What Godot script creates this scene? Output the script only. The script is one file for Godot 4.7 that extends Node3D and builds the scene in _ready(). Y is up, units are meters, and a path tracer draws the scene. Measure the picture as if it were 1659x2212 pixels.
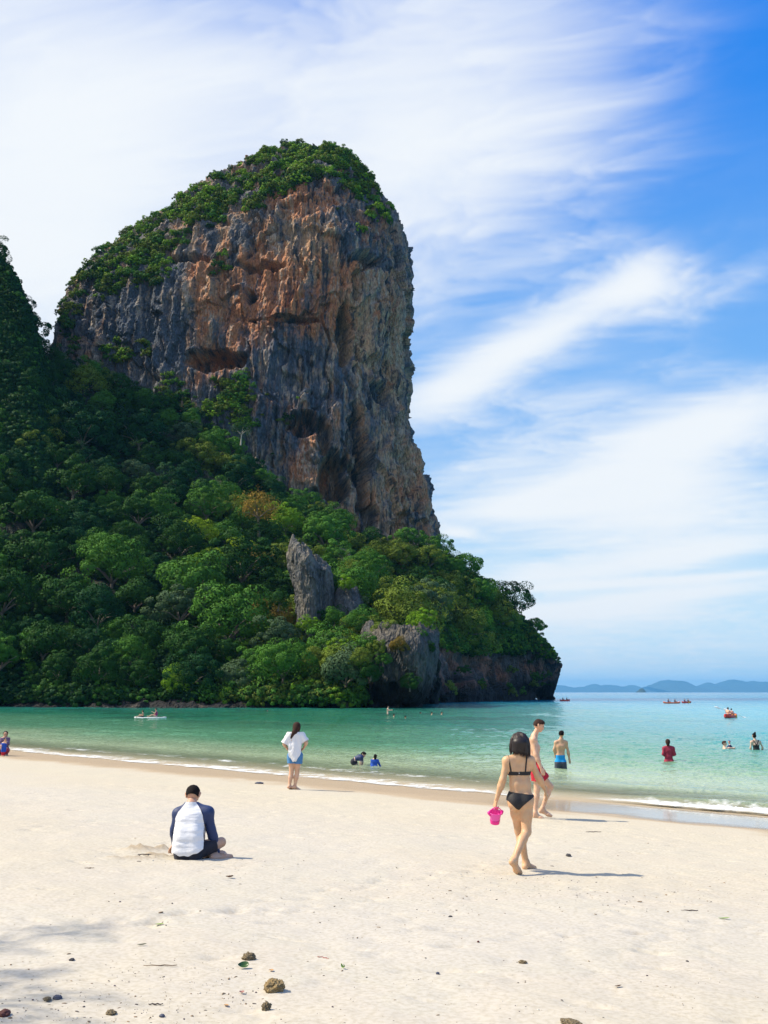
extends Node3D

const F := 2212.0            # focal length in the units in which the layout was measured
const EYE := 2.6             # height of the lens above the water
const PITCH := 0.17407
const MAXI := 1e9
const SKY := 0.8
var names := {}
var n_a := FastNoiseLite.new()
var n_b := FastNoiseLite.new()
var n_r := FastNoiseLite.new()
var n_w := FastNoiseLite.new()
var n_c := FastNoiseLite.new()
var rng := RandomNumberGenerator.new()
var M := {}


func noise_of(n: FastNoiseLite, sd: int, oct: int, kind := FastNoiseLite.TYPE_SIMPLEX_SMOOTH, ridged := false) -> void:
	n.noise_type = kind
	n.seed = sd
	n.frequency = 1.0
	n.fractal_type = FastNoiseLite.FRACTAL_RIDGED if ridged else FastNoiseLite.FRACTAL_FBM
	n.fractal_octaves = oct


func ray(u: float, v: float) -> Vector3:
	var x := (u - 829.5) / F
	var y := -(v - 1106.0) / F
	return Vector3(x, y * cos(PITCH) + sin(PITCH), -(cos(PITCH) - y * sin(PITCH)))


func at(u: float, v: float, d: float) -> Vector3:
	var r := ray(u, v)
	return Vector3(0, EYE, 0) + r * (d / -r.z)


func on_y(u: float, v: float, y: float) -> Vector3:
	var r := ray(u, v)
	return Vector3(0, EYE, 0) + r * ((y - EYE) / r.y)


func seen_at(p: Vector3) -> Vector2:
	var q := p - Vector3(0, EYE, 0)
	var depth := -q.z * cos(PITCH) + q.y * sin(PITCH)
	var up := q.y * cos(PITCH) + q.z * sin(PITCH)
	return Vector2(829.5 + F * q.x / depth, 1106.0 - F * up / depth)


func shore(x: float, z: float) -> float:      # metres across the shore, growing seawards; the water's edge is at 21.3
	return (x - z) * 0.70710678


func along(x: float, z: float) -> float:
	return (x + z) * 0.70710678


func ground(x: float, z: float) -> float:
	var s := shore(x, z)
	var y := 0.047 * (21.3 - s)
	if s < 0.0:
		y = 1.0 + 0.6 * (1.0 - exp(s * 0.047 / 0.6))
	elif s > 21.3:
		y = -3.2 * (1.0 - exp(-(s - 21.3) * 0.05 / 3.2))
	if s < 19.0:
		var dry := 1.0 - smoothstep(15.5, 18.5, s)
		y += dry * (0.035 * n_a.get_noise_2d(x * 0.35, z * 0.35) + 0.010 * n_b.get_noise_2d(x * 1.9, z * 1.9))
	return y


func ground_hit(u: float, v: float) -> Vector3:
	var p := on_y(u, v, 0.5)
	for k in 12:
		p = on_y(u, v, ground(p.x, p.z))
	return p


func numbered(called: String) -> String:
	if not names.has(called):
		names[called] = 0
		return called
	names[called] += 1
	return "%s_%03d" % [called, names[called]]


func thing(called: String, label: String, category: String, where := Vector3.ZERO, group := "") -> Node3D:
	var o := Node3D.new()
	o.name = numbered(called)
	add_child(o)
	o.position = where
	tag(o, label, category, group)
	return o


func tag(o: Node, label: String, category: String, group := "", kind := "") -> void:
	if label: o.set_meta("label", label)
	if category: o.set_meta("category", category)
	if group: o.set_meta("group", group)
	if kind: o.set_meta("kind", kind)


func put(called: String, mesh: Mesh, m: Material, parent: Node = self) -> MeshInstance3D:
	var o := MeshInstance3D.new()
	o.name = numbered(called) if parent == self else called
	o.mesh = mesh
	o.material_override = m
	parent.add_child(o, true)
	return o


func structure(called: String, mesh: Mesh, m: Material) -> MeshInstance3D:
	var o := put(called, mesh, m)
	o.set_meta("kind", "structure")
	return o


func lin(r: float, g: float, b: float) -> Color:
	return Color(r, g, b).linear_to_srgb()


func mat(c: Color, rough := 0.9, vertex := false) -> StandardMaterial3D:
	var m := StandardMaterial3D.new()
	m.albedo_color = c
	m.roughness = rough
	m.vertex_color_use_as_albedo = vertex
	return m


func noise_tex(size: int, freq: float, oct: int, sd: int, ramp: Gradient = null, normal := false, kind := FastNoiseLite.TYPE_SIMPLEX_SMOOTH) -> NoiseTexture2D:
	var t := NoiseTexture2D.new()
	t.width = size
	t.height = size
	t.seamless = true
	t.seamless_blend_skirt = 0.2
	var n := FastNoiseLite.new()
	n.noise_type = kind
	n.frequency = freq
	n.fractal_octaves = oct
	n.seed = sd
	t.noise = n
	t.generate_mipmaps = false
	if ramp: t.color_ramp = ramp
	if normal:
		t.as_normal_map = true
		t.bump_strength = 6.0
	return t


func ramp(offsets: Array, colors: Array) -> Gradient:
	var g := Gradient.new()
	g.offsets = PackedFloat32Array(offsets)
	g.colors = PackedColorArray(colors)
	return g


func arrays_mesh(v: PackedVector3Array, n: PackedVector3Array, idx: PackedInt32Array, c := PackedColorArray(), uv := PackedVector2Array()) -> ArrayMesh:
	var votes := 0
	for k in range(0, idx.size() / 3, maxi(1, idx.size() / 300)):
		var p := v[idx[k * 3]]
		votes += -1 if (v[idx[k * 3 + 1]] - p).cross(v[idx[k * 3 + 2]] - p).dot(n[idx[k * 3]]) < 0.0 else 1
	if votes > 0: idx.reverse()      # front faces run clockwise
	var a := []
	a.resize(Mesh.ARRAY_MAX)
	a[Mesh.ARRAY_VERTEX] = v
	a[Mesh.ARRAY_NORMAL] = n
	a[Mesh.ARRAY_INDEX] = idx
	if c.size(): a[Mesh.ARRAY_COLOR] = c
	if uv.size(): a[Mesh.ARRAY_TEX_UV] = uv
	var m := ArrayMesh.new()
	m.add_surface_from_arrays(Mesh.PRIMITIVE_TRIANGLES, a)
	return m


# smooth normals of a grid of nu x nv points
func grid_normals(v: PackedVector3Array, nu: int, nv: int, closed := false, flip := false) -> PackedVector3Array:
	var n := PackedVector3Array()
	n.resize(v.size())
	for j in nv:
		for i in nu:
			var i0 := (i - 1 + nu) % nu if closed else maxi(i - 1, 0)
			var i1 := (i + 1) % nu if closed else mini(i + 1, nu - 1)
			var du := v[j * nu + i1] - v[j * nu + i0]
			var dv := v[mini(j + 1, nv - 1) * nu + i] - v[maxi(j - 1, 0) * nu + i]
			n[j * nu + i] = (dv.cross(du) if flip else du.cross(dv)).normalized()
	return n


func grid_index(nu: int, nv: int, closed := false) -> PackedInt32Array:
	var idx := PackedInt32Array()
	for j in nv - 1:
		for i in (nu if closed else nu - 1):
			var a := j * nu + i
			var b := j * nu + (i + 1) % nu
			var c := a + nu
			var d := b + nu
			idx.append_array([a, c, b, b, c, d])
	return idx


func catmull(p0: Vector3, p1: Vector3, p2: Vector3, p3: Vector3, t: float) -> Vector3:
	return p1.cubic_interpolate(p2, p0, p3, t)


# rows: equally long lists of points; gives nv x nu points on the smooth sheet through them
func loft(rows: Array, nu: int, nv: int, closed := false) -> PackedVector3Array:
	var fine := []
	for r in rows:
		var n: int = r.size()
		var out := PackedVector3Array()
		for i in nu:
			var t := float(i) / (nu if closed else nu - 1) * (n if closed else n - 1)
			var k := mini(int(t), n - 1 if closed else n - 2)
			var f := t - k
			if closed:
				out.append(catmull(r[(k - 1 + n) % n], r[k % n], r[(k + 1) % n], r[(k + 2) % n], f))
			else:
				out.append(catmull(r[maxi(k - 1, 0)], r[k], r[k + 1], r[mini(k + 2, n - 1)], f))
		fine.append(out)
	var g := PackedVector3Array()
	var m := fine.size()
	for j in nv:
		var t := float(j) / (nv - 1) * (m - 1)
		var k := mini(int(t), m - 2)
		var f := t - k
		for i in nu:
			g.append(catmull(fine[maxi(k - 1, 0)][i], fine[k][i], fine[k + 1][i], fine[mini(k + 2, m - 1)][i], f))
	return g


# tapered tube through points
func tube(v: PackedVector3Array, n: PackedVector3Array, idx: PackedInt32Array, pts: Array, radii: Array, sides := 7, cap := true) -> void:
	var first := v.size()
	var up := Vector3(0.31, 0.2, 0.93)
	for i in pts.size():
		var dir: Vector3 = (pts[mini(i + 1, pts.size() - 1)] - pts[maxi(i - 1, 0)]).normalized()
		var a := dir.cross(up).normalized()
		var b := dir.cross(a)
		for k in sides:
			var w := TAU * k / sides
			var o := a * cos(w) + b * sin(w)
			v.append(pts[i] + o * radii[i])
			n.append(o)
	for i in pts.size() - 1:
		for k in sides:
			var p := first + i * sides + k
			var q := first + i * sides + (k + 1) % sides
			idx.append_array([p, q, p + sides, q, q + sides, p + sides])
	if cap:
		for e in [0, pts.size() - 1]:
			var c := v.size()
			v.append(pts[e])
			n.append((pts[e] - pts[1 if e == 0 else e - 1]).normalized())
			for k in sides:
				idx.append_array([c, first + e * sides + k, first + e * sides + (k + 1) % sides])


func tube_mesh(pts: Array, radii: Array, sides := 8) -> ArrayMesh:
	var v := PackedVector3Array()
	var n := PackedVector3Array()
	var idx := PackedInt32Array()
	tube(v, n, idx, pts, radii, sides)
	return arrays_mesh(v, n, idx)


# surface of revolution round y: profile of (radius, height)
func lathe(profile: Array, sides := 24, wobble := 0.0) -> ArrayMesh:
	var v := PackedVector3Array()
	for p in profile:
		for k in sides:
			var w := TAU * k / sides
			var r: float = p.x * (1.0 + wobble * sin(w * 5.0))
			v.append(Vector3(cos(w) * r, p.y, sin(w) * r))
	var n := grid_normals(v, sides, profile.size(), true, true)
	return arrays_mesh(v, n, grid_index(sides, profile.size(), true))


# ---- bodies: tapered capsules joined with a smooth minimum, meshed as surface nets ----

func surf(bones: Array, cell: float, k := 70.0, fat := 0.0) -> Array:
	var lo := Vector3(MAXI, MAXI, MAXI)
	var hi := -lo
	var margin := 4.5 / k + cell
	for b in bones:
		var r: float = maxf(b[2], b[3]) + fat + margin
		var rr := Vector3(r, r, r)
		lo = lo.min(b[0] - rr).min(b[1] - rr)
		hi = hi.max(b[0] + rr).max(b[1] + rr)
	var nx := int((hi.x - lo.x) / cell) + 2
	var ny := int((hi.y - lo.y) / cell) + 2
	var nz := int((hi.z - lo.z) / cell) + 2
	var acc := PackedFloat32Array()
	acc.resize(nx * ny * nz)
	for b in bones:
		var a: Vector3 = b[0]
		var e: Vector3 = b[1] - a
		var ra: float = b[2] + fat
		var dr: float = b[3] - b[2]
		var ee := maxf(e.length_squared(), 1e-9)
		var r := maxf(ra, ra + dr) + margin
		var mn: Vector3 = (a.min(b[1]) - Vector3(r, r, r) - lo) / cell
		var mx: Vector3 = (a.max(b[1]) + Vector3(r, r, r) - lo) / cell
		for z in range(maxi(int(mn.z), 0), mini(int(mx.z) + 1, nz)):
			for y in range(maxi(int(mn.y), 0), mini(int(mx.y) + 1, ny)):
				var row := (z * ny + y) * nx
				for x in range(maxi(int(mn.x), 0), mini(int(mx.x) + 1, nx)):
					var q := lo + Vector3(x, y, z) * cell - a
					var t := clampf(q.dot(e) / ee, 0.0, 1.0)
					var d := (q - e * t).length() - ra - dr * t
					if d < margin:
						acc[row + x] += exp(-k * maxf(d, -0.2))
	var sums := {}
	var counts := {}
	var quads := PackedInt32Array()
	var sy := nx
	var sz := nx * ny
	var steps := [1, sy, sz]
	var offs := [[0, -sy, -sy - sz, -sz], [0, -sz, -sz - 1, -1], [0, -1, -1 - sy, -sy]]
	for z in range(1, nz - 1):
		for y in range(1, ny - 1):
			var row := (z * ny + y) * nx
			for x in range(1, nx - 1):
				var i := row + x
				var va := acc[i]
				var inside := va >= 1.0
				for ax in 3:
					var vb := acc[i + steps[ax]]
					if (vb >= 1.0) != inside:
						var la := log(maxf(va, 1e-4))
						var lb := log(maxf(vb, 1e-4))
						var p := Vector3(x, y, z)
						p[ax] += clampf(la / (la - lb), 0.0, 1.0)
						for o in offs[ax]:
							var c: int = i + o
							if sums.has(c):
								sums[c] += p
								counts[c] += 1
							else:
								sums[c] = p
								counts[c] = 1
						if inside:
							quads.append_array([i + offs[ax][0], i + offs[ax][1], i + offs[ax][2], i + offs[ax][3]])
						else:
							quads.append_array([i + offs[ax][3], i + offs[ax][2], i + offs[ax][1], i + offs[ax][0]])
	var v := PackedVector3Array()
	var map := {}
	for c in sums:
		map[c] = v.size()
		v.append(lo + sums[c] / counts[c] * cell)
	var n := PackedVector3Array()
	n.resize(v.size())
	var idx := PackedInt32Array()
	for q in range(0, quads.size(), 4):
		var a: int = map[quads[q]]
		var b: int = map[quads[q + 1]]
		var c: int = map[quads[q + 2]]
		var d: int = map[quads[q + 3]]
		var w := (v[c] - v[a]).cross(v[d] - v[b])     # points out of the body
		n[a] += w
		n[b] += w
		n[c] += w
		n[d] += w
		idx.append_array([a, c, b, a, d, c])
	for i in n.size():
		n[i] = n[i].normalized()
	return [v, n, idx]


# keeps the side where clip(p) > 0, cutting triangles along the line
func cut(s: Array, clip: Callable) -> Array:
	var v: PackedVector3Array = s[0]
	var n: PackedVector3Array = s[1]
	var idx: PackedInt32Array = s[2]
	var val := PackedFloat32Array()
	for p in v:
		val.append(clip.call(p))
	var out := PackedInt32Array()
	for t in range(0, idx.size(), 3):
		var poly := []
		for e in 3:
			var a := idx[t + e]
			var b := idx[t + (e + 1) % 3]
			if val[a] > 0.0:
				poly.append(a)
			if (val[a] > 0.0) != (val[b] > 0.0):
				var f := val[a] / (val[a] - val[b])
				v.append(v[a].lerp(v[b], f))
				n.append(n[a].lerp(n[b], f).normalized())
				val.append(0.0)
				poly.append(v.size() - 1)
		for e in range(1, poly.size() - 1):
			out.append_array([poly[0], poly[e], poly[e + 1]])
	return [v, n, out]


func join(list: Array) -> Array:
	var v := PackedVector3Array()
	var n := PackedVector3Array()
	var idx := PackedInt32Array()
	for s in list:
		var at0 := v.size()
		v.append_array(s[0])
		n.append_array(s[1])
		for i in s[2]:
			idx.append(i + at0)
	return [v, n, idx]


func surf_mesh(s: Array, color_of = null) -> ArrayMesh:
	var c := PackedColorArray()
	if color_of != null:
		for p in s[0]:
			c.append((color_of as Callable).call(p))
	return arrays_mesh(s[0], s[1], s[2], c)


func limb(list: Array, a: Vector3, b: Vector3, ra: float, rb: float) -> void:
	list.append([a, b, ra, rb])


# joints in metres -> lists of bones
func figure(J: Dictionary, b: float, fem := false) -> Dictionary:
	var torso := []
	var arms := []
	var legs := []
	var lat: Vector3 = (J.sh_b - J.sh_a).normalized()
	var hlat: Vector3 = (J.hip_b - J.hip_a).normalized()
	var fwd: Vector3 = J.fwd
	var hips: Vector3 = (J.hip_a + J.hip_b) * 0.5
	var wr := (0.074 if fem else 0.086) * b
	var cr := (0.082 if fem else 0.098) * b
	var waist: Vector3 = J.waist
	var chest: Vector3 = J.chest
	limb(torso, J.hip_a, J.hip_b, 0.092 * b, 0.092 * b)
	limb(torso, waist - lat * 0.05 * b, waist + lat * 0.05 * b, wr, wr)
	limb(torso, chest - lat * 0.066 * b, chest + lat * 0.066 * b, cr, cr)
	for s in [-1.0, 1.0]:
		var hip: Vector3 = J.hip_a if s < 0.0 else J.hip_b
		limb(torso, hip.lerp(hips, 0.12), waist + lat * s * 0.048 * b, 0.088 * b, wr * 0.97)
		limb(torso, waist + lat * s * 0.048 * b, chest + lat * s * 0.062 * b, wr * 0.97, cr * 0.94)
		limb(torso, chest + lat * s * 0.062 * b, (J.sh_a if s < 0.0 else J.sh_b).lerp(chest, 0.25), cr * 0.9, 0.055 * b)
	var sd: Vector3 = (J.neck - chest).normalized()
	limb(torso, J.sh_a.lerp(J.neck, 0.22) - sd * 0.012 * b, J.sh_b.lerp(J.neck, 0.22) - sd * 0.012 * b, 0.05 * b, 0.05 * b)
	limb(torso, chest, J.neck, cr * 0.86, 0.055 * b)
	limb(torso, J.neck, J.head, 0.052 * b, 0.047 * b)
	limb(torso, J.neck + sd * 0.02 * b, J.sh_a, 0.036 * b, 0.046 * b)
	limb(torso, J.neck + sd * 0.02 * b, J.sh_b, 0.036 * b, 0.046 * b)
	for s in ["a", "b"]:
		var hip: Vector3 = J["hip_" + s]
		limb(torso, hip - fwd * 0.035 * b - Vector3(0, 0.035 * b, 0), hip - fwd * 0.035 * b - Vector3(0, 0.05 * b, 0), 0.086 * b, 0.086 * b)
		limb(arms, J["sh_" + s], J["sh_" + s], 0.056 * b if not fem else 0.048 * b, 0.05 * b)
		if J.has("el_" + s):
			var ar := (0.043 if fem else 0.049) * b
			limb(arms, J["sh_" + s], J["el_" + s], ar, ar * 0.86)
			if J.has("wr_" + s):
				var mid: Vector3 = J["el_" + s].lerp(J["wr_" + s], 0.3)
				limb(arms, J["el_" + s], mid, ar * 0.86, ar * 0.87)
				limb(arms, mid, J["wr_" + s], ar * 0.87, 0.026 * b)
				if not J.has("hand_" + s):
					var hd: Vector3 = (J["wr_" + s] - J["el_" + s]).normalized()
					if J.has("hdir_" + s): hd = J["hdir_" + s]
					limb(arms, J["wr_" + s], J["wr_" + s] + hd * 0.09 * b, 0.03 * b, 0.034 * b)
					limb(arms, J["wr_" + s] + hd * 0.09 * b, J["wr_" + s] + hd * 0.16 * b, 0.03 * b, 0.016 * b)
		if J.has("kn_" + s):
			var kn: Vector3 = J["kn_" + s]
			var tr := (0.088 if fem else 0.086) * b
			limb(legs, hip, hip.lerp(kn, 0.45), tr, tr * 0.86)
			limb(legs, hip.lerp(kn, 0.45), kn, tr * 0.86, 0.055 * b)
			if J.has("an_" + s):
				var an: Vector3 = J["an_" + s]
				var bend := (hip - kn).normalized() + (an - kn).normalized()
				var calf := kn.lerp(an, 0.3) + bend.normalized() * 0.012 * b * clampf(bend.length() * 3.0, 0.0, 1.0)
				limb(legs, kn, calf, 0.051 * b, 0.055 * b)
				limb(legs, calf, an, 0.055 * b, 0.034 * b)
				if J.has("toe_" + s):
					var toe: Vector3 = J["toe_" + s]
					var fd := (toe - an).normalized()
					var side := fd.cross((an - kn).normalized())
					side = side.normalized() if side.length() > 0.1 else hlat
					var sole := fd.cross(side).normalized()
					if sole.dot(an - kn) < 0.0: sole = -sole
					var heel: Vector3 = J.get("heel_" + s, an + sole * 0.035 * b - fd * 0.035 * b)
					limb(legs, an, heel, 0.036 * b, 0.031 * b)
					var ball := heel.lerp(toe, 0.68)
					limb(legs, heel, ball, 0.03 * b, 0.024 * b)
					limb(legs, an, ball, 0.036 * b, 0.024 * b)
					for q in 5:
						var o := side * (q - 2) * 0.0165 * b
						limb(legs, ball + o * 0.9, toe + o - fd * absf(q - 1.5) * 0.009 * b, 0.0175 * b, (0.012 if q != 0 else 0.013) * b)
	return {"torso": torso, "arms": arms, "legs": legs}


func head_bones(c: Vector3, look: Vector3, b: float, up := Vector3.UP) -> Array:
	var r := look.cross(up).normalized()
	var u := r.cross(look).normalized()
	var L := []
	limb(L, c + u * 0.030 * b - look * 0.020 * b, c + u * 0.034 * b + look * 0.016 * b, 0.076 * b, 0.071 * b)
	limb(L, c - u * 0.008 * b - look * 0.028 * b, c - u * 0.01 * b + look * 0.02 * b, 0.068 * b, 0.064 * b)
	limb(L, c - u * 0.045 * b + look * 0.022 * b, c - u * 0.078 * b + look * 0.05 * b, 0.052 * b, 0.03 * b)
	limb(L, c - u * 0.088 * b + look * 0.06 * b, c - u * 0.086 * b + look * 0.058 * b, 0.022 * b, 0.022 * b)
	limb(L, c + u * 0.006 * b + look * 0.080 * b, c - u * 0.032 * b + look * 0.098 * b, 0.010 * b, 0.013 * b)      # nose
	limb(L, c + u * 0.020 * b + look * 0.072 * b + r * 0.02 * b, c + u * 0.020 * b + look * 0.072 * b - r * 0.02 * b, 0.014 * b, 0.014 * b)   # brow
	limb(L, c - u * 0.060 * b + look * 0.078 * b + r * 0.012 * b, c - u * 0.060 * b + look * 0.078 * b - r * 0.012 * b, 0.011 * b, 0.011 * b)  # lips
	for s in [-1.0, 1.0]:
		limb(L, c - u * 0.022 * b + look * 0.048 * b + r * s * 0.035 * b, c - u * 0.03 * b + look * 0.05 * b + r * s * 0.03 * b, 0.026 * b, 0.024 * b)  # cheek
		limb(L, c + u * 0.012 * b - look * 0.012 * b + r * s * 0.084 * b, c - u * 0.026 * b - look * 0.004 * b + r * s * 0.077 * b, 0.019 * b, 0.013 * b)  # ear
	return L


func hand_bones(w: Vector3, dir: Vector3, palm: Vector3, thumb_side: float, b: float, curl: float) -> Array:
	var L := []
	palm = (palm - dir * palm.dot(dir)).normalized()
	var across := dir.cross(palm).normalized() * thumb_side
	var spread := [0.029, 0.010, -0.010, -0.028]
	var length := [0.070, 0.078, 0.072, 0.056]
	for q in 4:
		var k0: Vector3 = w + dir * 0.012 * b + across * spread[q] * 0.55 * b
		var k1: Vector3 = w + dir * (0.088 - 0.004 * absf(q - 1)) * b + across * spread[q] * b
		limb(L, k0, k1, 0.014 * b, 0.011 * b)
		var p := k1
		var d := dir
		var pl := palm
		for j in 3:
			var ang: float = curl * [0.6, 1.0, 0.7][j] * (1.0 + 0.12 * q)
			var ax := d.cross(pl).normalized()
			d = d.rotated(ax, ang)
			pl = pl.rotated(ax, ang)
			var e: Vector3 = p + d * length[q] * [0.45, 0.31, 0.24][j] * b
			limb(L, p, e, [0.0095, 0.0086, 0.0078][j] * b, [0.0086, 0.0078, 0.0066][j] * b)
			p = e
	var t0 := w + dir * 0.022 * b + across * 0.022 * b
	var t1 := t0 + (dir * 0.62 + across * 0.72 + palm * 0.3).normalized() * 0.044 * b
	var t2 := t1 + (dir * 0.85 + across * 0.3 + palm * 0.42 * minf(curl + 0.4, 1.4)).normalized() * 0.032 * b
	var t3 := t2 + (dir * 0.9 + palm * 0.6 * minf(curl + 0.3, 1.4)).normalized() * 0.026 * b
	limb(L, t0, t1, 0.014 * b, 0.0115 * b)
	limb(L, t1, t2, 0.0105 * b, 0.0095 * b)
	limb(L, t2, t3, 0.0095 * b, 0.0075 * b)
	return L


# measuring frame of one person: places a picked point at its real place
class Frame:
	var o: Vector3          # foot of the person in the world
	var x0: float
	var y0: float
	var m: float            # metres for one measured unit
	var d: float
	var rise: float         # lens above the foot
	func j(cx: float, cy: float, z := 0.0) -> Vector3:
		var y := (y0 - cy) * m
		var s := 1.0 - z / d
		return Vector3((cx - x0) * m * s, y * s + z * (rise - 0.0) / d, z)


# crop: x, y (source pixels) of its corner and units for each source pixel; (cx, cy): where the person meets ground or water
func frame(crop: Array, cx: float, cy: float, ground_y = null) -> Frame:
	var f := Frame.new()
	var u: float = (crop[0] + cx / crop[2]) * 0.86406
	var v: float = (crop[1] + cy / crop[2]) * 0.86406
	f.o = ground_hit(u, v) if ground_y == null else on_y(u, v, ground_y)
	var r := ray(u, v)
	f.d = -f.o.z
	f.m = f.d / (F * -r.z) / crop[2] * 0.86406
	f.x0 = cx
	f.y0 = cy
	f.rise = EYE - f.o.y
	return f


func skin(c: Vector3, look: Vector3, b: float, base: Color) -> Callable:
	var r := look.cross(Vector3.UP).normalized()
	var u := r.cross(look).normalized()
	return func(p: Vector3) -> Color:
		var q := (p - c) / b
		if q.length() < 0.16:
			var h := Vector2(absf(q.dot(r)), q.dot(u))
			if q.dot(look) > 0.05:
				if h.distance_to(Vector2(0.031, 0.004)) < 0.010: return Color(0.05, 0.03, 0.025)
				if absf(h.y + 0.062) < 0.008 and h.x < 0.024: return Color(base.r * 0.8, base.g * 0.45, base.b * 0.5)
				if absf(h.y - 0.022) < 0.005 and h.x > 0.014 and h.x < 0.045: return Color(0.09, 0.06, 0.05)
			return base * Color(1.03, 0.93, 0.9)
		var t := 1.0 + 0.16 * n_a.get_noise_3dv(p * 6.0)
		var flush := 1.0 + 0.10 * n_a.get_noise_3dv(p * 11.0 + Vector3(9, 0, 0))
		return Color(base.r * t, base.g * t * flush, base.b * t * flush * flush)


# ---- air, sand and water ----

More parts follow.
